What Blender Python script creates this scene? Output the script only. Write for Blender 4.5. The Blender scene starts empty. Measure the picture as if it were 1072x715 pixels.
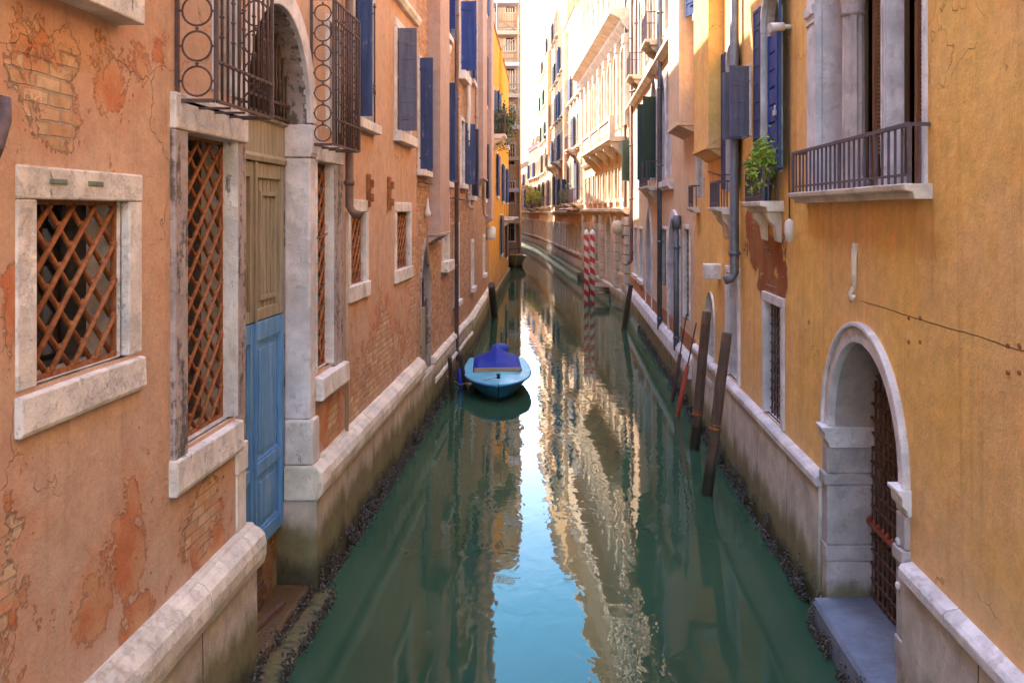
import bpy, bmesh, math, random
from mathutils import Vector, noise as mnoise
from mathutils.geometry import tessellate_polygon

random.seed(7)
R = math.radians
scene = bpy.context.scene
COL = scene.collection

# ------------------------------------------------------------------ camera
FPX, VX, VY, HC, IW, IH = 960.0, 592.0, 222.0, 4.4, 1072.0, 715.0
cam_d = bpy.data.cameras.new("camera")
cam = bpy.data.objects.new("camera", cam_d)
COL.objects.link(cam)
cam.location = (0, 0, HC)
cam.rotation_euler = (R(90), 0, 0)
cam_d.sensor_width = 36.0
cam_d.lens = 36.0 * FPX / IW
cam_d.shift_x = -(VX - IW / 2) / IW
cam_d.shift_y = -(IH / 2 - VY) / IW
cam_d.clip_start = 0.05
cam_d.clip_end = 2000
scene.camera = cam

# ------------------------------------------------------------------ light
SUN_EL, SUN_AZ = R(50), math.atan2(-0.80, 0.60)       # azimuth clockwise from +Y
world = bpy.data.worlds.new("World")
scene.world = world
world.use_nodes = True
wn = world.node_tree
sky = wn.nodes.new("ShaderNodeTexSky")
sky.sky_type = 'NISHITA'
sky.sun_disc = False
sky.sun_elevation = SUN_EL
sky.sun_rotation = SUN_AZ
sky.dust_density = 0.6
sky.ozone_density = 1.6
sky.air_density = 1.0
warm = wn.nodes.new("ShaderNodeMix")
warm.data_type = 'RGBA'; warm.blend_type = 'MULTIPLY'
warm.inputs[0].default_value = 1.0
warm.inputs[7].default_value = (1.10, 0.985, 0.88, 1)
wn.links.new(sky.outputs[0], warm.inputs[6])
# turquoise tint added to a mid-height sky band to colour the water's reflection
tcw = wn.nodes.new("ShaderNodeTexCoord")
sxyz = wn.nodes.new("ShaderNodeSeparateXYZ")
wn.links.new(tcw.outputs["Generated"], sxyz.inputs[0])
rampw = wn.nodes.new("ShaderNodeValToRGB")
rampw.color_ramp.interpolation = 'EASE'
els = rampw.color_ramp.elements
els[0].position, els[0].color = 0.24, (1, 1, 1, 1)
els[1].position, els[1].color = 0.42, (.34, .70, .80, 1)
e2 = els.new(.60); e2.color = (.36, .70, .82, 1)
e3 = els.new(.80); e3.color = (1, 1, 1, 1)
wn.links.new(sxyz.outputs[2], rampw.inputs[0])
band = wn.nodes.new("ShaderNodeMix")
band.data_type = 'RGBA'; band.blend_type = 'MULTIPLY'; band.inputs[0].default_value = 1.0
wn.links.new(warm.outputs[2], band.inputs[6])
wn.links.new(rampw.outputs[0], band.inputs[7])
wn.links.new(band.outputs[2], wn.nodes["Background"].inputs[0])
wn.nodes["Background"].inputs[1].default_value = 0.15
sd = bpy.data.lights.new("sun", 'SUN')
sd.energy = 2.3
sd.angle = R(0.5)
sd.color = (1.0, 0.93, 0.82)
sun = bpy.data.objects.new("sun", sd)
COL.objects.link(sun)
sdir = Vector((math.sin(SUN_AZ) * math.cos(SUN_EL), math.cos(SUN_AZ) * math.cos(SUN_EL), math.sin(SUN_EL)))
sun.rotation_euler = sdir.to_track_quat('Z', 'Y').to_euler()
sun.location = (-20, 20, 60)

scene.view_settings.view_transform = 'Standard'
scene.view_settings.look = 'None'
scene.view_settings.exposure = 3.45
scene.view_settings.gamma = 1.0
scene.view_settings.use_curve_mapping = False
scene.render.engine = 'CYCLES'
scene.cycles.use_denoising = True
scene.cycles.max_bounces = 8
scene.cycles.diffuse_bounces = 5
scene.cycles.glossy_bounces = 4
scene.cycles.sample_clamp_indirect = 8.0

# ------------------------------------------------------------------ materials
class NT:
    def __init__(s, name):
        s.m = bpy.data.materials.new(name)
        s.m.use_nodes = True
        s.t = s.m.node_tree
        s.b = s.t.nodes["Principled BSDF"]
        s._pos = s._uv = None
    def put(s, sock, v):
        if isinstance(v, bpy.types.NodeSocket):
            s.t.links.new(v, sock)
        elif isinstance(v, (tuple, list)) and len(v) == 3 and sock.type == 'RGBA':
            sock.default_value = (*v, 1)
        else:
            sock.default_value = v
    def n(s, typ, ins=None, **props):
        nd = s.t.nodes.new("ShaderNode" + typ)
        for k, v in props.items():
            setattr(nd, k, v)
        for k, v in (ins or {}).items():
            s.put(nd.inputs[k], v)
        return nd
    @property
    def pos(s):
        if not s._pos:
            s._pos = s.n("NewGeometry").outputs["Position"]
        return s._pos
    @property
    def uv(s):
        if not s._uv:
            s._uv = s.n("UVMap", uv_map="UVMap").outputs[0]
        return s._uv
    def math(s, op, a, b=0.0, c=None, clamp=False):
        nd = s.n("Math", operation=op, use_clamp=clamp)
        s.put(nd.inputs[0], a)
        s.put(nd.inputs[1], b)
        if c is not None:
            s.put(nd.inputs[2], c)
        return nd.outputs[0]
    def scale(s, v, sc):
        nd = s.n("VectorMath", operation='MULTIPLY')
        s.put(nd.inputs[0], v)
        nd.inputs[1].default_value = sc
        return nd.outputs[0]
    def noise(s, v, scale, detail=4, rough=0.55, dist=0.0):
        return s.n("TexNoise", {"Vector": v, "Scale": scale, "Detail": detail, "Roughness": rough, "Distortion": dist}).outputs["Fac"]
    def step(s, f, a, b, o0=0.0, o1=1.0):
        nd = s.n("MapRange", {0: f, 1: a, 2: b, 3: o0, 4: o1}, clamp=True)
        nd.interpolation_type = 'SMOOTHSTEP'
        return nd.outputs[0]
    def mix(s, f, a, b, mode='MIX'):
        nd = s.n("Mix", data_type='RGBA', blend_type=mode)
        s.put(nd.inputs[0], f)
        s.put(nd.inputs[6], a)
        s.put(nd.inputs[7], b)
        return nd.outputs[2]
    def xyz(s, v):
        nd = s.n("SeparateXYZ")
        s.put(nd.inputs[0], v)
        return nd.outputs
    def bump(s, h, dist=0.02, strength=1.0):
        nd = s.n("Bump", {"Height": h, "Distance": dist, "Strength": strength})
        s.t.links.new(nd.outputs[0], s.b.inputs["Normal"])
    def out(s, col, rough=0.85, spec=0.3, metal=0.0):
        s.put(s.b.inputs["Base Color"], col)
        s.put(s.b.inputs["Roughness"], rough)
        s.b.inputs["Specular IOR Level"].default_value = spec
        s.b.inputs["Metallic"].default_value = metal
        return s.m
    def ellipses(s, lst):
        """wear patches: field that is 1 in the middle of each patch and falls through 0 at its rim"""
        cur = None
        for (u, z, ru, rz) in lst:
            mp = s.n("Mapping", {0: s.uv, 1: (-u / ru, -z / rz, 0), 3: (1 / ru, 1 / rz, 0)})
            ln = s.n("VectorMath", {0: mp.outputs[0]}, operation='LENGTH').outputs["Value"]
            f = s.math('SUBTRACT', 1.0, ln)
            cur = f if cur is None else s.math('MAXIMUM', cur, f)
        return s.math('MAXIMUM', cur, -1.0)

def plaster(name, base, alt, under, brick=None, thr=(0.35, 0.6), patches=None, pw=0.55, streak=0.22,
            low=None, crack=None, mort=(.50, .38, .28), rough_n=1.0, stainc=None, wash=.42, bpatches=None):
    s = NT(name)
    p = s.pos
    n1 = s.noise(p, 0.55, 6, 0.6)
    col = s.mix(s.step(n1, .38, .64), base, alt)
    n2 = s.noise(p, 5, 8, 0.65)
    col = s.mix(1.0, col, s.mix(s.step(n2, .3, .7), (.91, .90, .89), (1.08, 1.08, 1.07)), 'MULTIPLY')
    col = s.mix(1.0, col, s.mix(s.step(s.noise(p, 26, 6, .7), .3, .7), (.93, .92, .92), (1.06, 1.06, 1.06)), 'MULTIPLY')
    pits = s.step(s.noise(p, 11, 4, .75), .66, .72)
    col = s.mix(s.math('MULTIPLY', pits, .45), col, s.mix(1.0, col, (.5, .42, .38), 'MULTIPLY'))
    n2b = s.noise(p, 1.7, 5, 0.6, .6)
    col = s.mix(s.step(n2b, .5, .75, 0, .55), col, s.mix(1.0, col, (1.12, .93, .80), 'MULTIPLY'))
    st = s.noise(s.scale(p, (5, 5, .22)), 1.2, 5, 0.6)
    col = s.mix(s.step(st, .5, .78, 0, streak), col, s.mix(1.0, col, stainc or (.45, .40, .38), 'MULTIPLY'))
    st2 = s.noise(s.scale(p, (3.1, 3.1, .16)), 1.0, 4, .55)
    col = s.mix(s.step(st2, .54, .74, 0, .45), col, s.mix(1.0, col, (1.16, 1.14, 1.12), 'MULTIPLY'))
    zl = s.math('ADD', s.xyz(s.uv)[1], s.math('MULTIPLY', s.math('SUBTRACT', s.noise(p, .9, 7, .65), .5), 2.4))
    col = s.mix(s.step(zl, 1.5, 2.6, .42, 0), col, s.mix(.62, col, tuple(min(1, c * .5 + .34) for c in base)))
    rp = s.noise(p, .42, 5, .6, .8)
    col = s.mix(s.step(rp, .56, .585, 0, .30), col, s.mix(1.0, col, (1.08, 1.02, 1.12), 'MULTIPLY'))
    field = s.math('MULTIPLY', s.math('SUBTRACT', s.noise(p, 1.15, 10, 0.68, .5), .5), 2.3)
    fine = s.math('MULTIPLY', s.math('SUBTRACT', s.noise(p, 7, 9, 0.78), .5), 1.25)
    field = s.math('ADD', field, fine)
    if patches:
        field = s.math('ADD', field, s.math('MULTIPLY', s.ellipses(patches), pw))
    zz = s.xyz(s.uv)[1]
    if low:      # plaster is lost more towards the damp foot of the wall
        field = s.math('ADD', field, s.step(zz, low[0], low[1], low[2], 0))
    col = s.mix(s.math('MULTIPLY', s.step(s.math('ADD', field, s.math('MULTIPLY', s.math('SUBTRACT', n2b, .5), 1.2)), thr[0] - .42, thr[0] + .05), wash), col, s.mix(.35, under, alt))
    m1 = s.step(field, thr[0], thr[0] + .07)
    rim = s.math('SUBTRACT', s.step(field, thr[0] - .05, thr[0] - .01), m1, clamp=True)
    un = s.noise(p, 3, 6, 0.6)
    uc = s.mix(s.step(un, .35, .65), under, tuple(c * f for c, f in zip(under, (1.1, 1.75, 2.2))))
    h = s.math('ADD', s.math('MULTIPLY', n2, .35 * rough_n), s.math('MULTIPLY', s.noise(p, 40, 3, .6), .05 * rough_n))
    h = s.math('ADD', h, s.math('MULTIPLY', s.noise(p, 1.6, 3, .5), .8))
    hp = s.math('MULTIPLY', m1, -.13)
    col = s.mix(s.math('MULTIPLY', rim, .2), col, tuple(min(1, c * 1.25) for c in base))
    col = s.mix(m1, col, uc)
    if brick:
        dv = s.n("VectorMath", {0: s.uv, 1: s.scale(s.n("TexNoise", {"Vector": p, "Scale": 3.0, "Detail": 3.0}).outputs["Color"], (.035, .03, 0))}, operation='ADD').outputs[0]
        bt = s.n("TexBrick", {"Vector": dv, "Color1": (*brick[0], 1), "Color2": (*brick[1], 1), "Mortar": (*mort, 1), "Scale": 1.0,
                              "Mortar Size": .011, "Mortar Smooth": .35, "Bias": 0.0, "Brick Width": .25, "Row Height": .085})
        bc = s.mix(1.0, bt.outputs[0], s.mix(s.noise(p, 9, 6, .65), (.45, .42, .40), (1.5, 1.45, 1.4)), 'MULTIPLY')
        bc = s.mix(s.step(s.noise(p, 4.5, 6, .7), .50, .62, 0, .55), bc, uc)
        bf = s.math('ADD', s.math('MULTIPLY', field, .45), s.math('MULTIPLY', s.math('SUBTRACT', s.noise(p, 1.9, 8, .7), .5), 1.6))
        if bpatches:
            bf = s.math('ADD', bf, s.math('MULTIPLY', s.ellipses(bpatches), .55))
        m2 = s.math('MULTIPLY', m1, s.step(bf, thr[1] * .45, thr[1] * .45 + .16))
        col = s.mix(m2, col, bc)
        hp = s.math('ADD', hp, s.math('MULTIPLY', m2, s.math('MULTIPLY_ADD', bt.outputs[1], -.22, -.12)))
    if crack:
        cz = s.math('ABSOLUTE', s.math('SUBTRACT', zz, s.math('MULTIPLY_ADD', s.noise(p, 1.5, 4), .06, crack - .03)))
        cm = s.math('SUBTRACT', 1.0, s.step(cz, .003, .010))
        cm = s.math('MULTIPLY', cm, s.step(s.xyz(s.uv)[0], 8.6, 8.9, 1, 0))
        col = s.mix(s.math('MULTIPLY', cm, .3), col, (.12, .07, .04))
        hp = s.math('SUBTRACT', hp, s.math('MULTIPLY', cm, .5))
    # hairline cracks
    vd = s.n("VectorMath", {0: p, 1: s.scale(s.n("TexNoise", {"Vector": p, "Scale": 2.2, "Detail": 5.0}).outputs["Color"], (.6, .6, .6))}, operation='ADD').outputs[0]
    vo = s.n("TexVoronoi", {"Vector": vd, "Scale": .9}, feature='DISTANCE_TO_EDGE').outputs[0]
    ck = s.math('MULTIPLY', s.math('SUBTRACT', 1.0, s.step(vo, .0008, .004)), s.step(s.noise(p, .8, 3), .54, .62))
    col = s.mix(s.math('MULTIPLY', ck, .45), col, s.mix(1.0, col, (.3, .25, .22), 'MULTIPLY'))
    hp = s.math('SUBTRACT', hp, s.math('MULTIPLY', ck, .4))
    s.bump(s.math('SUBTRACT', s.math('ADD', h, hp), s.math('MULTIPLY', pits, .25)), .04)
    return s.out(col, .92, .2)

def stone(name, base, dark=(.10, .085, .08), thr=.60, amt=.8, rust=.25, zalgae=None, joints=None, grain=1.0):
    s = NT(name)
    p = s.pos
    n1 = s.noise(p, 2.2, 7, .62)
    col = s.mix(s.step(n1, .3, .7), tuple(c * .74 for c in base), tuple(min(1, c * 1.14) for c in base))
    fl = s.step(s.math('ADD', s.math('MULTIPLY', s.noise(p, 8, 8, .72), .7), s.math('MULTIPLY', s.noise(p, 2.5, 3), .3)), .50, .60)
    col = s.mix(s.math('MULTIPLY', fl, .55 * amt), col, tuple(min(1, a * .55 + b * .45) for a, b in zip(base, (.35, .25, .2))))
    sp = s.noise(p, 55, 3, .6)
    col = s.mix(s.step(sp, .56, .72, 0, .35 * grain), col, tuple(c * .55 for c in base))
    st = s.math('ADD', s.math('MULTIPLY', s.noise(s.scale(p, (6, 6, 1.1)), 1.3, 8, .68), .65), s.math('MULTIPLY', s.noise(p, 14, 5, .6), .35))
    col = s.mix(s.step(st, thr, thr + .07, 0, amt), col, dark)
    ru = s.noise(s.scale(p, (3, 3, .7)), 1.9, 5, .6)
    col = s.mix(s.step(ru, .56, .74, 0, rust), col, (.48, .26, .11))
    hh = s.math('MULTIPLY_ADD', s.noise(p, 30, 4, .6), .35, s.math('MULTIPLY', n1, .8))
    rough = .85
    if joints:
        bt = s.n("TexBrick", {"Vector": s.uv, "Scale": 1.0, "Mortar Size": .012, "Mortar Smooth": .3, "Brick Width": joints[0], "Row Height": joints[1],
                              "Color1": (1, 1, 1, 1), "Color2": (.82, .82, .82, 1), "Mortar": (.25, .22, .2, 1)})
        col = s.mix(1.0, col, bt.outputs[0], 'MULTIPLY')
        hh = s.math('MULTIPLY_ADD', bt.outputs[1], -1.2, hh)
    if zalgae:
        z = s.xyz(p)[2]
        zn = s.math('ADD', z, s.math('MULTIPLY', s.math('SUBTRACT', s.noise(s.scale(p, (1.4, 1.4, .6)), 1.6, 8, .68), .5), -.8))
        col = s.mix(s.step(zn, zalgae[0], zalgae[1], .85, 0), col, s.mix(s.noise(p, 6, 5), (.095, .090, .028), (.22, .185, .055)))
        col = s.mix(s.step(zn, zalgae[0] * .35, zalgae[0] * .75, .85, 0), col, s.mix(s.noise(p, 12, 5), (.028, .026, .018), (.075, .062, .035)))
        rough = s.step(z, .12, .5, .35, .88)
    s.bump(s.math('MULTIPLY_ADD', fl, -.25, hh), .02)
    return s.out(col, rough, .35)

def wood(name, c0, c1, axis=2, rough=.75, wear=None, gs=14, wthr=.6, wet=0):
    s = NT(name)
    sc = [gs, gs, gs]
    sc[axis] = .7
    g = s.noise(s.scale(s.pos, tuple(sc)), 1.5, 6, .6, .4)
    col = s.mix(s.step(g, .3, .7), c0, c1)
    w = s.noise(s.pos, 3.5, 7, .65)
    if wear:
        col = s.mix(s.step(s.math('MULTIPLY_ADD', g, .4, s.math('MULTIPLY', w, .6)), wthr, wthr + .07, 0, .85), col, wear)
    col = s.mix(1.0, col, s.mix(w, (.75, .75, .75), (1.2, 1.2, 1.2)), 'MULTIPLY')
    if wet:
        zz = s.math('ADD', s.xyz(s.pos)[2], s.math('MULTIPLY', s.math('SUBTRACT', s.noise(s.pos, 5, 5), .5), .5))
        col = s.mix(s.step(zz, wet * .8, wet * 1.3, .9, 0), col, (.030, .028, .014))
        col = s.mix(s.step(s.noise(s.pos, 7, 6, .7), .54, .62, 0, .6), col, s.mix(1.0, col, (.5, .45, .42), 'MULTIPLY'))
    s.bump(g, .006 if not wet else .02)
    return s.out(col, rough, .35)

def metal(name, c0, c1, rough=.7, met=.3, sc=18):
    s = NT(name)
    n = s.noise(s.pos, sc, 5, .6)
    s.bump(n, .004)
    return s.out(s.mix(s.step(n, .35, .65), c0, c1), rough, .4, met)

def plain(name, c, rough=.6, spec=.4, var=.15, sc=6, bump=0):
    s = NT(name)
    n = s.noise(s.pos, sc, 5, .6)
    col = s.mix(n, tuple(x * (1 - var) for x in c), tuple(min(1, x * (1 + var)) for x in c))
    if bump:
        s.bump(n, bump)
    return s.out(col, rough, spec)

# ------------------------------------------------------------------ mesh builder in wall coordinates
class Frame:
    """wall coordinates: u along the wall, w out of it towards the canal, z up"""
    def __init__(s, P0, P1, Nrm, origin=None):
        s.O = Vector((origin or P0))
        s.U = (Vector(P1) - Vector(P0)).normalized()
        n = Vector((-s.U.y, s.U.x))
        s.N = n if n.dot(Vector(Nrm)) > 0 else -n
        s.L = (Vector(P1) - Vector(P0)).length
    def P(s, u, w, z):
        q = s.O + s.U * u + s.N * w
        return Vector((q.x, q.y, z))
    def at(s, px, py, w=0.0):
        d = Vector(((px - VX) / FPX, 1.0))
        t = (w + s.O.dot(s.N)) / d.dot(s.N)
        q = d * t
        return (q - s.O).dot(s.U), HC - (py - VY) / FPX * t
    def u(s, px, w=0.0):
        return s.at(px, VY, w)[0]
    def z(s, px, py, w=0.0):
        return s.at(px, py, w)[1]

WORLD = Frame((0, 0), (1, 0), (0, 1))

class MB:
    def __init__(s, F=WORLD):
        s.F, s.v, s.f, s.sm = F, [], [], []
    def add(s, pts, faces, smooth=False):
        o = len(s.v)
        s.v += [s.F.P(*p) for p in pts]
        for f in faces:
            s.f.append([o + i for i in f])
            s.sm.append(smooth)
        return s
    def box(s, u0, u1, w0, w1, z0, z1):
        return s.add([(u, w, z) for z in (z0, z1) for w in (w0, w1) for u in (u0, u1)],
                     [(0, 2, 3, 1), (4, 5, 7, 6), (0, 1, 5, 4), (2, 6, 7, 3), (0, 4, 6, 2), (1, 3, 7, 5)])
    def obox(s, o, e, s0, s1, t0, t1, z0, z1):
        t = (-e[1], e[0])
        pt = lambda a, b, z: (o[0] + e[0] * a + t[0] * b, o[1] + e[1] * a + t[1] * b, z)
        return s.add([pt(a, b, z) for z in (z0, z1) for b in (t0, t1) for a in (s0, s1)],
                     [(0, 2, 3, 1), (4, 5, 7, 6), (0, 1, 5, 4), (2, 6, 7, 3), (0, 4, 6, 2), (1, 3, 7, 5)])
    def prof(s, pr, u0, u1, seg=None, jit=0.0):
        seg = seg or max(1, int(abs(u1 - u0) / .25)) if jit else 1
        n = len(pr)
        pts = []
        for i in range(seg + 1):
            u = u0 + (u1 - u0) * i / seg
            for k, (w, z) in enumerate(pr):
                if jit:
                    nv = mnoise.noise(Vector((u * 1.7, w * 9 + k, z * 9)))
                    nz = mnoise.noise(Vector((u * 1.3 + 40, w * 3, z * 3)))
                    pts.append((u, w + nv * jit, z + nz * jit))
                else:
                    pts.append((u, w, z))
        fs = []
        for i in range(seg):
            for k in range(n):
                a, b = i * n + k, i * n + (k + 1) % n
                fs.append((a, b, b + n, a + n))
        fs += [tuple(range(n)), tuple(range(seg * n, seg * n + n))]
        return s.add(pts, fs)
    def loop_ext(s, loop, w0, w1):
        n = len(loop)
        pts = [(u, w0, z) for u, z in loop] + [(u, w1, z) for u, z in loop]
        return s.add(pts, [tuple(range(n)), tuple(range(n, 2 * n))] + [(i, (i + 1) % n, n + (i + 1) % n, n + i) for i in range(n)])
    def strip(s, loop, w0, w1, closed=True):
        n = len(loop)
        pts = [(u, w0, z) for u, z in loop] + [(u, w1, z) for u, z in loop]
        return s.add(pts, [(i, (i + 1) % n, n + (i + 1) % n, n + i) for i in range(n if closed else n - 1)])
    def ring(s, inner, outer, w0, w1):
        n = len(inner)
        pts = [(u, w, z) for lp, w in ((inner, w0), (outer, w0), (inner, w1), (outer, w1)) for u, z in lp]
        fs = []
        for i in range(n - 1):
            fs += [(i, i + 1, n + i + 1, n + i), (2 * n + i, 2 * n + i + 1, 3 * n + i + 1, 3 * n + i),
                   (i, i + 1, 2 * n + i + 1, 2 * n + i), (n + i, n + i + 1, 3 * n + i + 1, 3 * n + i)]
        fs += [(0, n, 3 * n, 2 * n), (n - 1, 2 * n - 1, 4 * n - 1, 3 * n - 1)]
        return s.add(pts, fs)
    def tube(s, pts, r, n=8, closed=False, r1=None):
        P = [Vector(p) for p in pts]
        m = len(P)
        vs = []
        ref = None
        for i in range(m):
            a = P[i - 1] if (i > 0 or closed) else P[i]
            b = P[(i + 1) % m] if (i < m - 1 or closed) else P[i]
            d = (b - a).normalized()
            if ref is None:
                ref = Vector((0, 0, 1)) if abs(d.z) < .9 else Vector((1, 0, 0))
            x = d.cross(ref)
            if x.length < 1e-4:
                x = d.cross(Vector((0, 1, 0)))
            x.normalize()
            y = x.cross(d).normalized()
            ref = y
            rr = r if r1 is None else r + (r1 - r) * i / (m - 1)
            for k in range(n):
                an = 2 * math.pi * k / n
                vs.append(tuple(P[i] + x * (math.cos(an) * rr) + y * (math.sin(an) * rr)))
        fs = []
        for i in range(m if closed else m - 1):
            j = (i + 1) % m
            for k in range(n):
                fs.append((i * n + k, i * n + (k + 1) % n, j * n + (k + 1) % n, j * n + k))
        s.add(vs, fs, True)
        if not closed:
            o = len(s.v) - m * n
            s.f += [[o + k for k in range(n)], [o + (m - 1) * n + k for k in range(n)]]
            s.sm += [False, False]
        return s
    def torus(s, c, axis, R0, r, n=18):
        # circle in the plane across `axis` ('u' or 'w')
        pts = []
        for i in range(n):
            a = 2 * math.pi * i / n
            if axis == 'u':
                pts.append((c[0], c[1] + R0 * math.cos(a), c[2] + R0 * math.sin(a)))
            else:
                pts.append((c[0] + R0 * math.cos(a), c[1], c[2] + R0 * math.sin(a)))
        return s.tube(pts, r, 6, True)
    def lathe(s, u, w, pr, n=20, flute=0):
        pts = []
        for (r, z) in pr:
            for k in range(n):
                a = 2 * math.pi * k / n
                rr = r * (1 - (flute if k % 2 else 0))
                pts.append((u + rr * math.cos(a), w + rr * math.sin(a), z))
        fs = [(i * n + k, i * n + (k + 1) % n, (i + 1) * n + (k + 1) % n, (i + 1) * n + k) for i in range(len(pr) - 1) for k in range(n)]
        fs += [tuple(range(n)), tuple(range((len(pr) - 1) * n, len(pr) * n))]
        return s.add(pts, fs, not flute)
    def sheet(s, u0, u1, z0, z1, holes, w=0.0):
        outer = [(u0, z0), (u1, z0), (u1, z1), (u0, z1)]
        loops = [outer] + holes
        flat = [Vector((a, b, 0)) for lp in loops for a, b in lp]
        tris = tessellate_polygon([[Vector((a, b, 0)) for a, b in lp] for lp in loops])
        return s.add([(p.x, w, p.y) for p in flat], [tuple(t) for t in tris])
    def lattice(s, u0, u1, z0, z1, w, pu, pz, r):
        nu = max(1, round((u1 - u0) / pu)); pu = (u1 - u0) / nu
        nz = max(1, round((z1 - z0) / pz)); pz = (z1 - z0) / nz
        for fam in (1, -1):
            for k in range(-nu - 1, nz + nu + 2):
                # (z-z0)/pz - fam*(u-u0)/pu = k
                pts = []
                for uu in (u0, u1):
                    zz = z0 + pz * (k + fam * (uu - u0) / pu)
                    if z0 - 1e-6 <= zz <= z1 + 1e-6:
                        pts.append((uu, zz))
                for zz in (z0, z1):
                    uu = u0 + pu * fam * ((zz - z0) / pz - k)
                    if u0 + 1e-6 < uu < u1 - 1e-6:
                        pts.append((uu, zz))
                if len(pts) >= 2:
                    pts.sort()
                    a, b = pts[0], pts[-1]
                    ww = w + fam * r * .8
                    s.tube([(a[0], ww, a[1]), ((a[0] + b[0]) / 2 + r * random.uniform(-.6, .6), ww, (a[1] + b[1]) / 2), (b[0], ww, b[1])], r, 6)
        for i in range(2 * nu + 1):
            for j in range(2 * nz + 1):
                if (i + j) % 2 == 0:
                    s.ball((u0 + i * pu / 2, w, z0 + j * pz / 2), r * 1.75)
        return s
    def ball(s, c, r, sc=(1, 1, 1)):
        pts = [(c[0] + sc[0] * r * x, c[1] + sc[1] * r * y, c[2] + sc[2] * r * z) for x, y, z in
               ((1, 0, 0), (.5, .87, 0), (-.5, .87, 0), (-1, 0, 0), (-.5, -.87, 0), (.5, -.87, 0), (0, 0, 1), (0, 0, -1))]
        fs = [(i, (i + 1) % 6, 6) for i in range(6)] + [((i + 1) % 6, i, 7) for i in range(6)]
        return s.add(pts, fs, True)
    def build(s, name, mat, parent=None, bevel=0.0, origin=None, recalc=True):
        off = Vector(origin) if origin is not None else Vector((0, 0, 0))
        if parent is not None:
            q = parent
            off = Vector((0, 0, 0))
            while q is not None:
                off += q.location
                q = q.parent
        me = bpy.data.meshes.new(name)
        me.from_pydata([tuple(v - off) for v in s.v], [], s.f)
        me.polygons.foreach_set("use_smooth", s.sm)
        if recalc:
            bm = bmesh.new(); bm.from_mesh(me)
            bmesh.ops.recalc_face_normals(bm, faces=bm.faces)
            bm.to_mesh(me); bm.free()
        ul = me.uv_layers.new(name="UVMap")
        U, Nn, O = s.F.U, s.F.N, s.F.O
        for p in me.polygons:
            n2 = Vector((p.normal.x, p.normal.y))
            a, b, c = abs(n2.dot(U)), abs(n2.dot(Nn)), abs(p.normal.z)
            for li in p.loop_indices:
                co = me.vertices[me.loops[li].vertex_index].co + off
                q = Vector((co.x, co.y)) - O
                u, w, z = q.dot(U), q.dot(Nn), co.z
                ul.data[li].uv = (u, z) if b >= a and b >= c else ((w, z) if a >= c else (u, w))
        me.materials.append(mat)
        ob = bpy.data.objects.new(name, me)
        COL.objects.link(ob)
        if parent is not None:
            ob.parent = parent
        else:
            ob.location = off
        if bevel:
            m = ob.modifiers.new("edge", 'BEVEL')
            m.width = bevel; m.segments = 2; m.limit_method = 'ANGLE'; m.angle_limit = R(40)
        return ob

def tag(o, label, cat, group=None, kind=None):
    if label: o["label"] = label
    if cat: o["category"] = cat
    if group: o["group"] = group
    if kind: o["kind"] = kind
    return o

def empty(name, loc, label, cat, group=None):
    o = bpy.data.objects.new(name, None)
    COL.objects.link(o)
    o.location = loc
    o.empty_display_size = .3
    return tag(o, label, cat, group)

def arc(u0, u1, zs, n=14, point=0.0, stilt=1.0, flip=False):
    """arch line from (u0,zs) over to (u1,zs); point>0 makes it pointed"""
    c, r = (u0 + u1) / 2, (u1 - u0) / 2
    out = []
    for i in range(n + 1):
        a = math.pi * (1 - i / n)
        x, y = math.cos(a), math.sin(a)
        if point:
            y = (1 - abs(x)) ** .62 * (1 + point)
        out.append((c + r * x, zs + r * y * stilt))
    return out

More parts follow.
